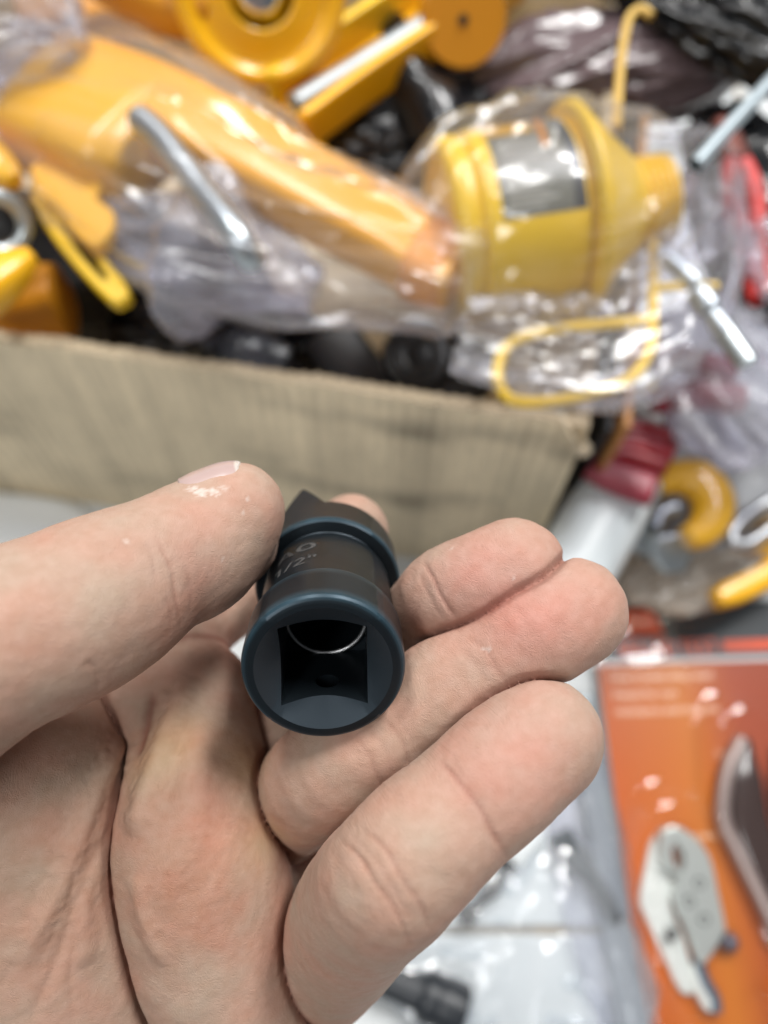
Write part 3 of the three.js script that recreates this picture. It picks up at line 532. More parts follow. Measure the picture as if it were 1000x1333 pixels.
{ // channel arm with threaded spindle
  const t = thing('beam_clamp', 'yellow channel clamp with a zinc threaded spindle, running to the top edge', 'clamp', on(500, 70, 0.19));
  const ch = (dx, dy, h, a, b, name, m) => { const c = curve([[372, 150], [450, 92], [560, 18], [660, -48]].map(([x, y]) => on(x + dx, y + dy, h)), 24); return mesh(name, moved(loft(c, c.map(() => [a, b]), UP, 28, 6), t), m, t); };
  ch(0, 0, 0.185, 0.021, 0.004, 'channel_web', yellow); ch(-22, -28, 0.196, 0.0032, 0.012, 'flange', yellowPale); ch(22, 24, 0.196, 0.0032, 0.012, 'flange', yellow);
  const a = on(384, 138, 0.203), b = on(610, -2, 0.203), L = a.distanceTo(b), pr = []; const turns = Math.round(L / 0.0032);
  for (let i = 0; i < turns; i++) pr.push(new THREE.Vector2(0.0062, i / turns * L), new THREE.Vector2(0.0049, (i + 0.5) / turns * L));
  const sp = mesh('threaded_spindle', new THREE.LatheGeometry([new THREE.Vector2(0, 0), ...pr, new THREE.Vector2(0, L)], 28), std(0.36, 0.38, 0.39, 0.5, 0.8), t); sp.position.copy(rel(t, a)); aim(sp, b.clone().sub(a));
  const ec = on(603, 26, 0.205), ey = mesh('eye_plate', new THREE.CylinderGeometry(0.023, 0.025, 0.012, 56), yellowDeep, t); ey.position.copy(rel(t, ec)); aim(ey, camera.position.clone().sub(ec).add(V(0.1, 0, 0)));
  const ho = mesh('pivot_hole', new THREE.CylinderGeometry(0.0028, 0.0028, 0.002, 24), blackRubber, t); ho.position.copy(rel(t, ec)).addScaledVector(camera.position.clone().sub(ec).normalize(), 0.0062); ho.quaternion.copy(ey.quaternion);
}
{ // jaw with ring at the left edge
  const t = thing('hook_clamp', 'yellow two-jaw hook holding a grey steel ring at the left edge', 'hook', on(10, 300, 0.2));
  const j1 = curve([[-70, 190], [-20, 208], [8, 226], [20, 238]].map(([x, y]) => on(x, y, 0.21)), 20); mesh('upper_jaw', moved(loft(j1, j1.map((_, i) => [0.016 - 0.0006 * i, 0.014 - 0.0005 * i]), UP, 28, 2.6), t), yellow, t);
  const j2 = curve([[-60, 390], [-10, 366], [22, 346], [42, 332]].map(([x, y]) => on(x, y, 0.21)), 20); mesh('lower_jaw', moved(loft(j2, j2.map((_, i) => [0.018 - 0.0007 * i, 0.014 - 0.0005 * i]), UP, 28, 2.6), t), yellow, t);
  const rc = on(-4, 292, 0.212), ring = mesh('steel_ring', new THREE.TorusGeometry(0.0125, 0.0036, 20, 56).rotateX(Math.PI / 2), zinc, t); ring.position.copy(rel(t, rc)); aim(ring, camera.position.clone().sub(rc).add(V(0.15, 0, 0.1)));
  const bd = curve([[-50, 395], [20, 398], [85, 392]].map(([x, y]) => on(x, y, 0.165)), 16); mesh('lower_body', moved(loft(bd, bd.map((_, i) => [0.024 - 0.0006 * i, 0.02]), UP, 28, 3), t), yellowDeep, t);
}
{ // bent yellow bracket with slot
  const t = thing('slotted_bracket', 'yellow bent bracket with a long slot, left of the drooping bag end', 'bracket', on(100, 290, 0.19));
  mesh('wavy_plate', plate([[48, 232], [75, 222], [120, 228], [135, 250], [128, 272], [150, 290], [148, 312], [130, 330], [105, 312], [80, 278], [58, 258]], 0.196, 0.006, t.position, 0.0012), yellow, t);
  mesh('slotted_tongue', plate([[52, 240], [70, 252], [100, 300], [140, 350], [168, 388], [164, 398], [150, 398], [112, 360], [72, 310], [50, 270]], 0.188, 0.005, t.position, 0.0014, [[[86, 300], [98, 306], [130, 348], [146, 372], [138, 374], [108, 340]]]), yellowPale, t);
  mesh('slot_bar', moved(tube([[88, 302], [112, 334], [146, 374]].map(([x, y]) => on(x, y, 0.186)), 0.0025, 20, 10), t), std(0.08, 0.08, 0.09, 0.35, 0.8), t);
}
{ // yellow tool at the left, its shade painted in as brown-orange
  const t = thing('hoist_housing', 'yellow tool housing near the left edge, its shade painted as dark orange', 'hand tool', on(20, 175, 0.17));
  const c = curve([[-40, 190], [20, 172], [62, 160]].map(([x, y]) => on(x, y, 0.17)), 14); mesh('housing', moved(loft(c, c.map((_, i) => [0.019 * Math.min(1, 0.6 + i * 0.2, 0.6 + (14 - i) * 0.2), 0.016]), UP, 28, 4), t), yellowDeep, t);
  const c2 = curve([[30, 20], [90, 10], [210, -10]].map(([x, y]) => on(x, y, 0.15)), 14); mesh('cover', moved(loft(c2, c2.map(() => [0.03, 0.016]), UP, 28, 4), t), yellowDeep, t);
}
{ // canister
  const a = on(578, 306, 0.196), b = on(872, 262, 0.196), s = a.distanceTo(b) / 297;
  const t = thing('yellow_canister', 'yellow cylinder with grey label, flared shoulder and ribbed neck in clear film', 'canister', a);
  const dir = b.clone().sub(a), q = new THREE.Quaternion(); { const y = dir.clone().normalize(), z = UP.clone().addScaledVector(y, -UP.dot(y)).normalize(), x = new THREE.Vector3().crossVectors(y, z); q.setFromRotationMatrix(new THREE.Matrix4().makeBasis(x, y, z)); }
  const L = (pts) => new THREE.LatheGeometry(pts.map(([r, y]) => new THREE.Vector2(r * s, y * s)), 88);
  const put = (name, g, m) => { const o = mesh(name, g, m, t); o.quaternion.copy(q); return o; };
  put('end_rim', L([[0, -6], [96, -6], [108, -2], [112, 6], [112, 20], [108, 24], [106, 26]]), yellowPale);
  put('body', L([[106, 25], [113, 30], [114, 34], [114, 148], [110, 151], [106, 152]]), yellowPale);
  put('shoulder', L([[105, 154], [126, 155], [133, 160], [133, 166], [126, 173], [98, 202], [74, 228], [60, 240], [56, 242]]), yellowPale);
  const ribs = []; for (let i = 0; i < 6; i++) ribs.push([56, 242 + i * 8], [58, 243 + i * 8], [58, 246 + i * 8], [50, 248 + i * 8], [50, 249.5 + i * 8]);
  put('ribbed_neck', L([...ribs, [46, 292], [30, 300], [0, 301]]), yellowPale);
  put('seam_groove', L([[106.5, 24.5], [107.6, 27], [106.5, 29]]), blackRubber);
  const cv = document.createElement('canvas'); cv.width = 512; cv.height = 512; const x = cv.getContext('2d');
  x.fillStyle = '#6d6a5c'; x.fillRect(0, 0, 512, 512); x.fillStyle = '#6a6a5e'; x.fillRect(0, 330, 512, 182); x.fillStyle = '#b98a1a'; x.fillRect(0, 0, 300, 150); x.fillStyle = '#8d8a80'; x.fillRect(60, 190, 290, 100);
  x.fillStyle = '#b8741c'; x.beginPath(); x.moveTo(350, 0); x.lineTo(410, 0); x.lineTo(350, 250); x.lineTo(310, 250); x.fill(); x.fillStyle = '#a9a79c'; for (let r = 0; r < 7; r++) x.fillRect(40, 350 + r * 20, 180 + ((r * 53) % 140), 8); x.fillStyle = '#3a3b3c'; x.fillRect(440, 0, 72, 512);
  const lt = new THREE.CanvasTexture(cv); lt.colorSpace = THREE.SRGBColorSpace;
  const lg = new THREE.CylinderGeometry(114.6 * s, 114.6 * s, 98 * s, 50, 1, true, -0.7, 1.36); // centred on the upper side
  lg.translate(0, 96 * s, 0); { const uv = lg.attributes.uv; for (let i = 0; i < uv.count; i++) { const u = uv.getX(i), v = uv.getY(i); uv.setXY(i, v, 1 - u); } }
  const lab = put('printed_label', lg, new THREE.MeshStandardMaterial({ map: lt, roughness: 0.35, side: THREE.DoubleSide })); lab.material.name = 'label';
  const bp = [[545, 330], [600, 312], [700, 296], [790, 275], [880, 255], [950, 235]].map(([x2, y]) => on(x2, y, 0.2));
  const bg = mesh('plastic_bag', bag(bp, [[0.03, 0.03], [0.05, 0.05], [0.058, 0.057], [0.05, 0.046], [0.036, 0.03], [0.03, 0.014]], 0.008, 8, 1.6, 130, 130), clearFilm);
  tag(bg, 'clear shiny plastic bag round the yellow canister', 'plastic bag');
  const b2 = mesh('plastic_bag', bag([[600, 430], [690, 450], [780, 455], [850, 420], [910, 330], [930, 220]].map(([x2, y]) => on(x2, y, 0.198)), [[0.02, 0.008], [0.028, 0.014], [0.03, 0.012], [0.03, 0.014], [0.022, 0.012], [0.012, 0.008]], 0.008, 9, 1.7, 120, 90), clearFilm);
  tag(b2, 'loose clear film hanging over the box edge below the yellow canister', 'plastic bag');
}
{ // bent yellow wire, cord, rods
  const w = (pts, h, r, n = 90) => tube(pts.map(([x, y]) => on(x, y, h)), r, n, 12);
  const t = thing('wire_hanger', 'bent yellow wire loop hanging over the right corner of the box', 'wire hanger', on(850, 420, 0.215));
  mesh('loop', moved(w([[851, 230], [851, 320], [850, 400], [846, 455], [822, 492], [770, 512], [700, 524], [662, 518], [648, 490], [660, 452], [700, 434], [770, 424], [843, 418]], 0.196, 0.0027, 140), t), yellowPale, t);
  mesh('cross_bar', moved(w([[850, 376], [890, 373], [934, 373]], 0.197, 0.0021, 20), t), yellowPale, t);
  tag(mesh('cord_loop', w([[803, 168], [806, 110], [812, 55], [822, 20], [836, 12], [848, 22]], 0.24, 0.0022), std(0.62, 0.40, 0.10, 0.6)), 'thin tan cord loop standing above the yellow canister', 'cord');
  tag(mesh('steel_rod', w([[905, 216], [950, 165], [1040, 68]], 0.24, 0.0036, 20), std(0.45, 0.52, 0.56, 0.4, 0.6)), 'grey straight steel rod reaching in from the right edge', 'rod');
  const e = thing('extension_bar', 'shiny chrome extension bar with collars below the grey rod', 'tool', on(915, 395, 0.2));
  const bar = (x0, y0, x1, y1, r, name) => { const a = on(x0, y0, 0.2), b = on(x1, y1, 0.2), m = mesh(name, new THREE.LatheGeometry([[0, 0], [r * 0.8, 0], [r, 0.001], [r, a.distanceTo(b) - 0.001], [r * 0.8, a.distanceTo(b)], [0, a.distanceTo(b)]].map(([p, q]) => new THREE.Vector2(p, q)), 28), zinc, e); m.position.copy(rel(e, a)); aim(m, b.clone().sub(a)); };
  bar(858, 326, 908, 372, 0.0042, 'shaft'); bar(908, 380, 926, 406, 0.0062, 'collar'); bar(926, 408, 938, 424, 0.0046, 'neck'); bar(932, 416, 974, 476, 0.0052, 'shank');
  const pl = thing('pliers', 'red handled pliers lying at the right edge', 'pliers', on(970, 300, 0.19));
  const red = std(0.55, 0.03, 0.025, 0.4);
  mesh('handle', moved(w([[950, 205], [952, 250], [968, 320], [986, 392]], 0.19, 0.0046, 50), pl), red, pl); mesh('handle', moved(w([[962, 200], [982, 245], [988, 310], [994, 385]], 0.19, 0.0046, 50), pl), red, pl);
  mesh('jaw', moved(loft(curve([[956, 212], [950, 185], [935, 160]].map(([x, y]) => on(x, y, 0.19)), 14), Array.from({ length: 15 }, (_, i) => [0.009 - 0.0003 * i, 0.005]), UP, 20, 3), pl), std(0.12, 0.03, 0.02, 0.4, 0.4), pl);
}
// ---------------------------------------------------------------- dark wrapped goods
const lump = (name, label, cat, pts, h, radii, amp, mat, fx = 7, fy = 1.6, N = 90) => tag(mesh(name, bag(pts.map(([x, y]) => on(x, y, h)), radii, amp, fx, fy, N, 90), mat), label, cat);
const blackFilm = std(0.006, 0.0065, 0.008, 0.26, 0, { side: THREE.DoubleSide }), blackMatt = std(0.005, 0.005, 0.0055, 0.6, 0, { side: THREE.DoubleSide });
lump('wrapped_bundle', 'black film wrapped bundle between the clamp and the canister', 'bundle', [[420, 190], [500, 170], [570, 150], [640, 90]], 0.15, [[0.02, 0.015], [0.045, 0.03], [0.045, 0.03], [0.015, 0.012]], 0.007, blackFilm);
lump('wrapped_bundle', 'violet brown film bundle behind the canister at the top', 'bundle', [[610, 120], [700, 100], [800, 85], [900, 80], [980, 70]], 0.165, [[0.012, 0.01], [0.034, 0.024], [0.036, 0.026], [0.032, 0.024], [0.012, 0.01]], 0.008, std(0.12, 0.085, 0.09, 0.22, 0, { side: THREE.DoubleSide }));
lump('wrapped_bundle', 'black bundle in the top right corner', 'bundle', [[800, -40], [880, 0], [960, 40], [1040, 90]], 0.2, [[0.015, 0.01], [0.02, 0.014], [0.022, 0.016], [0.02, 0.014]], 0.006, blackFilm);
lump('wrapped_bundle', 'black bundle behind the red handled pliers', 'bundle', [[930, 160], [980, 240], [1030, 330], [1060, 420]], 0.15, [[0.02, 0.015], [0.04, 0.02], [0.05, 0.02], [0.02, 0.014]], 0.006, blackFilm);
lump('plastic_bag', 'small crumpled clear bag at the right edge beside the red pliers', 'plastic bag', [[985, 290], [1005, 330], [1040, 370]], 0.2, [[0.004, 0.003], [0.012, 0.009], [0.018, 0.012]], 0.006, clearFilm, 5, 1.7, 60);
lump('wrapped_bundle', 'black film bundle with a bright crease low in the box behind the thumb', 'bundle', [[150, 420], [260, 428], [350, 445], [430, 455]], 0.10, [[0.015, 0.015], [0.024, 0.02], [0.024, 0.02], [0.012, 0.012]], 0.008, blackFilm);
lump('wrapped_bundle', 'black matt bundle filling the left of the box', 'bundle', [[-120, 310], [40, 320], [200, 360], [330, 390]], 0.10, [[0.03, 0.03], [0.035, 0.03], [0.035, 0.03], [0.02, 0.02]], 0.006, blackMatt);
lump('plastic_bag', 'smoky film scrap on the black goods inside the front of the box', 'plastic bag', [[290, 455], [330, 462], [375, 470]], 0.14, [[0.005, 0.004], [0.016, 0.006], [0.008, 0.004]], 0.005, smokeFilm, 5, 1.6, 60);
{
  const c = on(545, 462, 0.13), t = thing('black_disc', 'round black disc with raised rings inside the box below the canister', 'disc', c);
  const m = mesh('disc', new THREE.LatheGeometry([[0, 4], [12, 4], [15, 7], [19, 8], [22, 5], [28, 4], [34, 8], [40, 7], [44, 0], [44, -22], [0, -22]].map(([r, y]) => new THREE.Vector2(r * 0.00046, y * 0.00046)), 64), std(0.009, 0.0095, 0.011, 0.35), t); aim(m, V(0.1, 1, 0.5));
  const p = curve([[430, 440], [450, 470], [480, 500], [600, 495], [620, 450]].map(([x, y]) => on(x, y, 0.11)), 30); mesh('strap', moved(loft(p, p.map(() => [0.018, 0.01]), UP, 24, 3), t), blackRubber, t);
}
tag(mesh('sheet_edge', loft(curve([[148, 362], [240, 392], [345, 428]].map(([x, y]) => on(x, y, 0.172)), 20), Array.from({ length: 21 }, () => [0.0012, 0.004]), UP, 14, 3), std(0.1, 0.1, 0.11, 0.3, 0.3)), 'thin dark steel strip lying below the drooping bag end', 'strip');
// ---------------------------------------------------------------- goods on the floor to the right of the box
{
  const r = thing('red_cable', 'bundle of dark red cable strands in the gap right of the box corner', 'cable', on(830, 590, 0.1));
  for (let i = 0; i < 9; i++) { const o = (i % 3) * 12 - 10, q = Math.floor(i / 3) * 17; mesh('strand', moved(tube([[800 + o * 0.4, 596 + q * 0.9 + o * 0.3], [828, 582 + q + o * 0.4], [880 + o * 0.2, 590 + q + o * 0.3]].map(([x, y], k) => on(x - q * 0.5, y - 30 + k * 6, 0.1 + 0.01 * (i % 2))), 0.0052, 24, 12), r), std(0.20 + 0.05 * (i % 3), 0.012, 0.018, 0.4), r); }
  const band = mesh('binding', moved(loft(curve([[770, 604], [800, 622], [850, 640]].map(([x, y]) => on(x, y, 0.11)), 14), Array.from({ length: 15 }, () => [0.0095, 0.006]), UP, 20, 3), r), std(0.3, 0.03, 0.05, 0.4), r); void band;
}
{
  const t = thing('white_roll', 'smooth white roll lying beside the box corner under the red cable', 'roll', on(772, 672, 0.08));
  const a = on(815, 618, 0.08), b = on(735, 762, 0.08), L = a.distanceTo(b), R = 0.023;
  const m = mesh('roll', new THREE.LatheGeometry([[0, 0], [R * 0.9, 0], [R, 0.002], [R, L - 0.002], [R * 0.9, L], [0, L]].map(([x, y]) => new THREE.Vector2(x, y)), 48), std(0.78, 0.84, 0.86, 0.35), t); m.position.copy(rel(t, a)); aim(m, b.clone().sub(a));
}
{
  const t = thing('hook', 'curved yellow hook among grey fittings right of the white roll', 'hook', on(890, 650, 0.07));
  const p = curve([[856, 632], [880, 622], [910, 628], [928, 655], [918, 688], [893, 702]].map(([x, y]) => on(x, y, 0.075)), 30);
  mesh('hook_body', moved(loft(p, p.map((_, i) => { const e = Math.sin(Math.PI * Math.min(1, (i + 3) / 36)); return [0.005 + 0.008 * e, 0.005 + 0.006 * e]; }), UP, 24, 2.4), t), std(0.76, 0.40, 0.02, 0.36, 0, { clearcoat: 0.5 }), t);
  mesh('latch', moved(tube([[852, 690], [862, 668], [880, 662]].map(([x, y]) => on(x, y, 0.07)), 0.005, 24, 12), t), zinc, t);
}
for (const [x, y, a, r, l] of [[835, 700, 0.4, 0.011, 'grey steel nut below the yellow hook, nearest the white roll'], [868, 722, 1.2, 0.012, 'grey steel nut below the yellow hook, lowest of the fittings']]) {
  const t = thing('steel_fitting', l, 'fitting', on(x, y, 0.05));
  const s = new THREE.Shape(); for (let i = 0; i < 6; i++) { const q = i / 6 * 6.283 + a; i ? s.lineTo(Math.cos(q) * r, Math.sin(q) * r) : s.moveTo(Math.cos(q) * r, Math.sin(q) * r); } const h = new THREE.Path(); h.absarc(0, 0, r * 0.55, 0, 6.283, true); s.holes.push(h);
  mesh('nut', new THREE.ExtrudeGeometry(s, { depth: 0.008, bevelSize: 0.0008, bevelThickness: 0.0008, bevelSegments: 2 }).rotateX(-Math.PI / 2), zinc, t).rotation.x = 0.3;
}
{
  const t = thing('shackle', 'grey U-shaped steel shackle at the right edge', 'shackle', on(975, 685, 0.07));
  mesh('bow', moved(tube([[1030, 640], [990, 660], [958, 686], [952, 702], [966, 710], [1000, 692], [1035, 670]].map(([x, y]) => on(x, y, 0.07)), 0.0042, 70, 14), t), std(0.4, 0.41, 0.43, 0.35, 0.9), t);
}
for (const [p, w, l] of [[[[930, 782], [975, 762], [1040, 725]], 0.008, 'yellow tool arm under film just above the orange card'], [[[985, 725], [1010, 700], [1050, 690]], 0.012, 'yellow tool end at the right edge below the shackle']]) {
  const t = thing('tool_arm', l, 'hand tool', on(p[0][0], p[0][1], 0.04)); const c = curve(p.map(([x, y]) => on(x, y, 0.045)), 16); mesh('arm', moved(loft(c, c.map((_, i) => [w * (0.7 + 0.3 * Math.min(1, i / 4)), 0.007]), UP, 24, 3), t), yellow, t);
}
lump('plastic_bag', 'large milky plastic bag over red goods right of the yellow wire loop', 'plastic bag', [[880, 400], [930, 455], [965, 520], [1010, 590]], 0.13, [[0.02, 0.01], [0.036, 0.022], [0.04, 0.024], [0.03, 0.012]], 0.012, milkyFilm, 6, 1.6, 120);
for (const [p, l] of [[[[800, 458], [870, 466], [955, 488]], 'dark red rod under the milky bag, upper of two'], [[[850, 520], [900, 515], [965, 520]], 'dark red rod under the milky bag, lower of two']]) tag(mesh('red_rod', tube(p.map(([x, y]) => on(x, y, 0.125)), 0.0085, 30, 14), std(0.30, 0.015, 0.03, 0.4)), l, 'rod');
lump('plastic_bag', 'clear beige-tinted bag lying between the yellow hook and the orange card', 'plastic bag', [[815, 775], [870, 755], [940, 735], [1020, 700]], 0.035, [[0.006, 0.005], [0.022, 0.012], [0.024, 0.014], [0.016, 0.012]], 0.008, film(0.8, 0.74, 0.66, 0.72, 0.16), 7, 1.6, 110);
lump('cloth_heap', 'beige cloth heap under the film between hook and card', 'cloth', [[800, 760], [870, 745], [950, 730], [1040, 700]], 0.008, [[0.008, 0.006], [0.024, 0.012], [0.026, 0.012], [0.02, 0.012]], 0.004, std(0.55, 0.49, 0.4, 0.8, 0, { side: THREE.DoubleSide }), 4, 1.2, 80);
lump('grey_heap', 'grey goods lying on the floor under the milky bag at the right edge', 'goods', [[900, 540], [950, 600], [1010, 640], [1080, 680]], 0.02, [[0.03, 0.02], [0.06, 0.03], [0.06, 0.03], [0.03, 0.02]], 0.006, std(0.3, 0.31, 0.33, 0.5, 0, { side: THREE.DoubleSide }), 5, 1.4, 80);
// ---------------------------------------------------------------- blister card with locking pliers
const orangeCard = (() => {
  const cv = document.createElement('canvas'); cv.width = 700; cv.height = 1240; const x = cv.getContext('2d'), S = 4;
  x.fillStyle = '#c8600e'; x.fillRect(0, 0, 700, 1240);
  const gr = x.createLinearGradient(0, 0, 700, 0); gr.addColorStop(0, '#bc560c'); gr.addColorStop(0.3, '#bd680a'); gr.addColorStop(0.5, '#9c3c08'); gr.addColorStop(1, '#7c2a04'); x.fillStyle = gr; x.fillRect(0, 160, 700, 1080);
  x.fillStyle = '#2c343a'; x.fillRect(0, 0, 700, 152); x.fillStyle = '#c9ccce'; x.fillRect(0, 150, 700, 12);
  x.fillStyle = '#e0501c'; x.beginPath(); x.moveTo(60, 86); x.lineTo(90, 14); x.lineTo(170, 14); x.lineTo(190, 86); x.fill();
  x.font = 'bold 58px sans-serif'; x.fillText('MILLED', 60, 142, 150); x.fillText('TEST', 222, 142, 104); x.fillRect(340, 106, 360, 28);
  x.fillStyle = '#fbe3d6'; x.font = '26px sans-serif'; for (const [t, y] of [['Heat treated alloy steel', 205], ['Plated for rust', 250], ['resistance and long life', 292]]) x.fillText(t, 30, y);
  x.font = '18px sans-serif'; x.fillText('Curved jaw', 270, 400); x.fillText('Locking pliers', 130, 590); void S;
  const t = new THREE.CanvasTexture(cv); t.colorSpace = THREE.SRGBColorSpace; return t;
})();
{
  const c0 = on(766, 790, 0.006), ang = -0.035, t = thing('blister_pack', 'orange card in clear plastic with small silver pliers, lying on white tiles', 'blister pack', c0); t.rotation.y = -ang * 0 + 0.03;
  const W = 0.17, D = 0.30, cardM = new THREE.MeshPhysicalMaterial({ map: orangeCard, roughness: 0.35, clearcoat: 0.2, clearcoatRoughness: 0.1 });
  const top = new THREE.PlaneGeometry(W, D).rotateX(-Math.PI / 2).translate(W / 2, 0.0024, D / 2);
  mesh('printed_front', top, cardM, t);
  mesh('backing_card', new THREE.BoxGeometry(W - 0.0004, 0.002, D - 0.0004).translate(W / 2, 0.001, D / 2), std(0.5, 0.5, 0.48, 0.8), t);
  // the clear shell: flat rim, raised over each tool
  const inv = (p) => t.worldToLocal(p.clone()); t.updateMatrixWorld(true);
  const shapes = [[[870, 1085], [850, 1200], [905, 1260], [940, 1320]], [[905, 1100], [925, 1180], [940, 1240]], [[965, 960], [970, 1060], [1010, 1180], [1060, 1280]]].map((l) => l.map(([x, y]) => inv(on(x, y, 0.015))));
  const dist = (x, z) => { let m = 1; for (const l of shapes) for (let i = 0; i + 1 < l.length; i++) { const a = l[i], b = l[i + 1], dx = b.x - a.x, dz = b.z - a.z, h = Math.max(0, Math.min(1, ((x - a.x) * dx + (z - a.z) * dz) / (dx * dx + dz * dz))); m = Math.min(m, Math.hypot(x - a.x - dx * h, z - a.z - dz * h)); } return m; };
  const g = new THREE.PlaneGeometry(W + 0.006, D + 0.004, 150, 240).rotateX(-Math.PI / 2).translate(W / 2 - 0.002, 0, D / 2), p = g.attributes.position;
  for (let i = 0; i < p.count; i++) { const x = p.getX(i), z = p.getZ(i), d = dist(x, z), k = 1 / (1 + Math.exp((d - 0.0225) / 0.0016)), rim = Math.exp(-(((x - 0.012) / 0.004) ** 2)) + Math.exp(-(((z - 0.04) / 0.003) ** 2)) * 0.4; p.setY(i, 0.0042 + 0.0185 * k + 0.0035 * rim * (z > 0.035 ? 1 : 0) + 0.0006 * fbm(x * 60, z * 60, 3, 2)); }
  g.computeVertexNormals(); mesh('clear_shell', g, film(0.97, 0.97, 0.97, 0.985, 0.06), t);
}
{
  const K = (x, y) => [820 + x / 4.883, 1060 + y / 4.883], o = on(890, 1190, 0.012), t = thing('locking_pliers', 'small silver locking pliers inside the orange blister pack', 'pliers', o);
  const satinGrey = std(0.52, 0.55, 0.53, 0.3, 0.5), satin = std(0.78, 0.81, 0.78, 0.34, 0.35);
  mesh('lever_plate', plate([[160, 140], [128, 190], [102, 300], [62, 530], [100, 650], [230, 930], [310, 1100], [360, 1118], [390, 1070], [355, 950], [305, 770], [225, 570], [240, 440], [215, 330], [195, 220]].map(([x, y]) => K(x, y)), 0.007, 0.005, o, 0.0012), satin, t);
  const body = mesh('body_plate', plate([[180, 120], [250, 88], [340, 130], [430, 220], [478, 320], [510, 470], [556, 690], [545, 750], [440, 915], [412, 890], [350, 720], [292, 600], [268, 500], [290, 400], [200, 300]].map(([x, y]) => K(x, y)), 0.0135, 0.0072, o, 0.0012, [[[262, 175], [305, 230], [315, 310], [285, 360], [240, 290], [235, 215]].map(([x, y]) => K(x, y))]), satinGrey, t);
  for (const [x, y] of [[440, 440], [375, 555], [470, 670], [275, 770]]) { const q = on(...K(x, y), 0.0212), r = mesh('rivet', new THREE.LatheGeometry([[0, 0.0006], [0.0012, 0.0006], [0.0016, 0], [0.0024, 0.0012], [0.0032, 0.0008], [0.0034, -0.001]].map(([a, b]) => new THREE.Vector2(a, b)), 24), std(0.12, 0.12, 0.12, 0.35, 0.7), body); r.position.copy(rel(t, q)); if (x === 275) r.position.y -= 0.002; }
  mesh('lower_lever', plate([[385, 960], [430, 1020], [500, 1190], [490, 1235], [455, 1210], [390, 1080]].map(([x, y]) => K(x, y)), 0.0105, 0.005, o, 0.0008), satin, t);
  mesh('spring_link', moved(tube([[560, 755], [500, 850], [440, 930], [475, 1060], [540, 1180], [545, 1260]].map(([x, y]) => on(...K(x, y), 0.0145)), 0.0034, 50, 12), t), std(0.1, 0.14, 0.19, 0.35, 0.5), t);
  const kq = on(...K(632, 815), 0.014), kn = mesh('adjusting_knob', new THREE.SphereGeometry(0.0052, 24, 16), std(0.12, 0.11, 0.14, 0.4, 0.5), t); kn.position.copy(rel(t, kq));
}
{
  const K = (x, y) => [740 + x / 2.41, 780 + y / 2.41], o = on(985, 1060, 0.012), t = thing('locking_pliers', 'dark brown handled pliers at the right edge of the orange blister pack', 'pliers', o);
  const hp = curve([[560, 438], [556, 560], [566, 700], [625, 860], [690, 1030], [760, 1200]].map(([x, y]) => on(...K(x, y), 0.013)), 40);
  mesh('handle', moved(loft(hp, hp.map((_, i2) => { const e = Math.min(1, (i2 + 1) / 9); return [(0.006 + 0.006 * Math.sin(Math.min(1, i2 / 22) * 1.57)) * Math.sqrt(e), 0.0062 * Math.sqrt(e)]; }), UP, 28, 2.6), t), std(0.03, 0.011, 0.008, 0.25, 0, { clearcoat: 0.6 }), t);
  const h2 = curve([[690, 470], [680, 640], [720, 800], [800, 1000]].map(([x, y]) => on(...K(x, y), 0.013)), 24);
  mesh('handle', moved(loft(h2, h2.map(() => [0.009, 0.006]), UP, 24, 2.6), t), std(0.06, 0.02, 0.014, 0.3, 0, { clearcoat: 0.5 }), t);
  mesh('handle_edge', moved(tube([[545, 440], [500, 540], [486, 690], [530, 790], [600, 930], [660, 1060]].map(([x, y]) => on(...K(x, y), 0.017)), 0.0042, 60, 12), t), std(0.35, 0.27, 0.25, 0.3, 0.4), t);
}
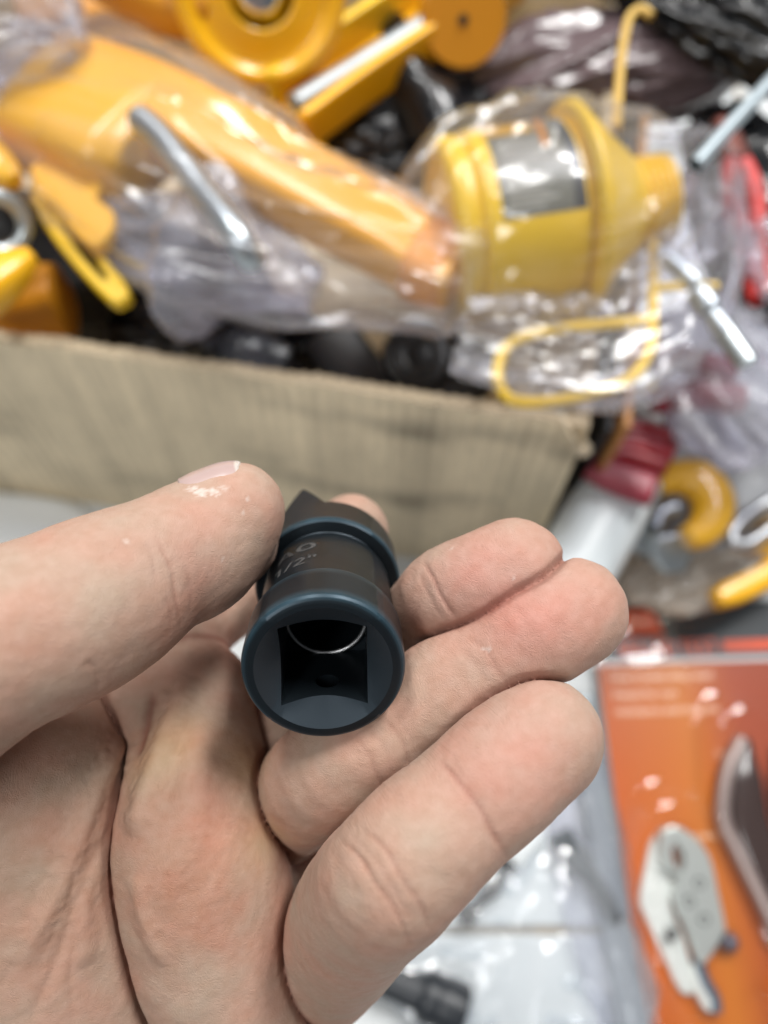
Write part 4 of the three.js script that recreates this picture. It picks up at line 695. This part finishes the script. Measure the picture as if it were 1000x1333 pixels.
// ---------------------------------------------------------------- loose things on the tiles
{
  const t = thing('impact_socket', 'black stepped impact socket lying on the white tiles at the bottom edge', 'socket', on(550, 1300, 0.014));
  const a = on(478, 1262, 0.014), b = on(606, 1318, 0.014), L = a.distanceTo(b), pr = [[0, 0], [0.0085, 0], [0.0095, 0.001], [0.0095, L * 0.5], [0.0125, L * 0.58], [0.0135, L * 0.6], [0.0135, L * 0.7], [0.0128, L * 0.71], [0.0128, L * 0.76], [0.0135, L * 0.77], [0.0135, L - 0.001], [0.012, L], [0.009, L], [0.009, L - 0.006], [0, L - 0.006]];
  const m = mesh('body', new THREE.LatheGeometry(pr.map(([x, y]) => new THREE.Vector2(x, y)), 56), std(0.018, 0.022, 0.028, 0.4), t); m.position.copy(rel(t, a)); aim(m, b.clone().sub(a));
}
{
  const t = thing('black_clip', 'small black part half hidden behind the little finger on the tiles', 'part', on(628, 1165, 0.006));
  const c = curve([[600, 1200], [626, 1172], [650, 1142], [664, 1120]].map(([x, y]) => on(x, y, 0.006)), 14); mesh('body', moved(loft(c, c.map((_, i) => [0.004 + 0.0018 * Math.sin(i * 1.1), 0.005]), UP, 20, 3), t), blackRubber, t);
}
{
  const t = thing('sleeved_tool', 'grey tool in a clear sleeve along the left side of the orange card', 'hand tool', on(765, 1100, 0.01));
  const c = curve([[728, 1086], [748, 1118], [775, 1150], [802, 1200]].map(([x, y]) => on(x, y, 0.012)), 20); mesh('dark_end', moved(loft(c, c.map((_, i) => [0.0075 - 0.0002 * i, 0.005]), UP, 20, 3), t), std(0.09, 0.1, 0.11, 0.4, 0.4), t);
  const d = curve([[755, 905], [766, 980], [782, 1080], [806, 1230], [830, 1360]].map(([x, y]) => on(x, y, 0.008)), 24); mesh('grey_strip', moved(loft(d, d.map(() => [0.0085, 0.004]), UP, 20, 4), t), std(0.24, 0.27, 0.29, 0.4, 0.2), t);
}
lump('plastic_bag', 'clear bright plastic sleeve on the tiles left of the orange card', 'plastic bag', [[740, 930], [752, 1010], [768, 1120], [800, 1260], [830, 1380]], 0.008, [[0.012, 0.005], [0.02, 0.006], [0.022, 0.007], [0.018, 0.006], [0.014, 0.005]], 0.004, clearFilm, 7, 1.4, 110);
lump('plastic_bag', 'crumpled clear plastic bag on the white tiles behind the little finger', 'plastic bag', [[500, 1240], [580, 1245], [660, 1255], [740, 1290], [800, 1370]], 0.01, [[0.02, 0.008], [0.042, 0.010], [0.05, 0.012], [0.05, 0.012], [0.03, 0.008]], 0.008, film(0.92, 0.94, 0.96, 0.88, 0.1), 9, 1.6, 130);
lump('plastic_sheet', 'bright white plastic sheet on the floor at the left edge above the thumb', 'plastic sheet', [[-200, 690], [-80, 700], [60, 712], [150, 735]], 0.004, [[0.03, 0.008], [0.036, 0.009], [0.034, 0.008], [0.014, 0.004]], 0.003, std(0.85, 0.88, 0.9, 0.4, 0, { side: THREE.DoubleSide }), 4, 1.3, 80);
renderer.render(scene, camera);
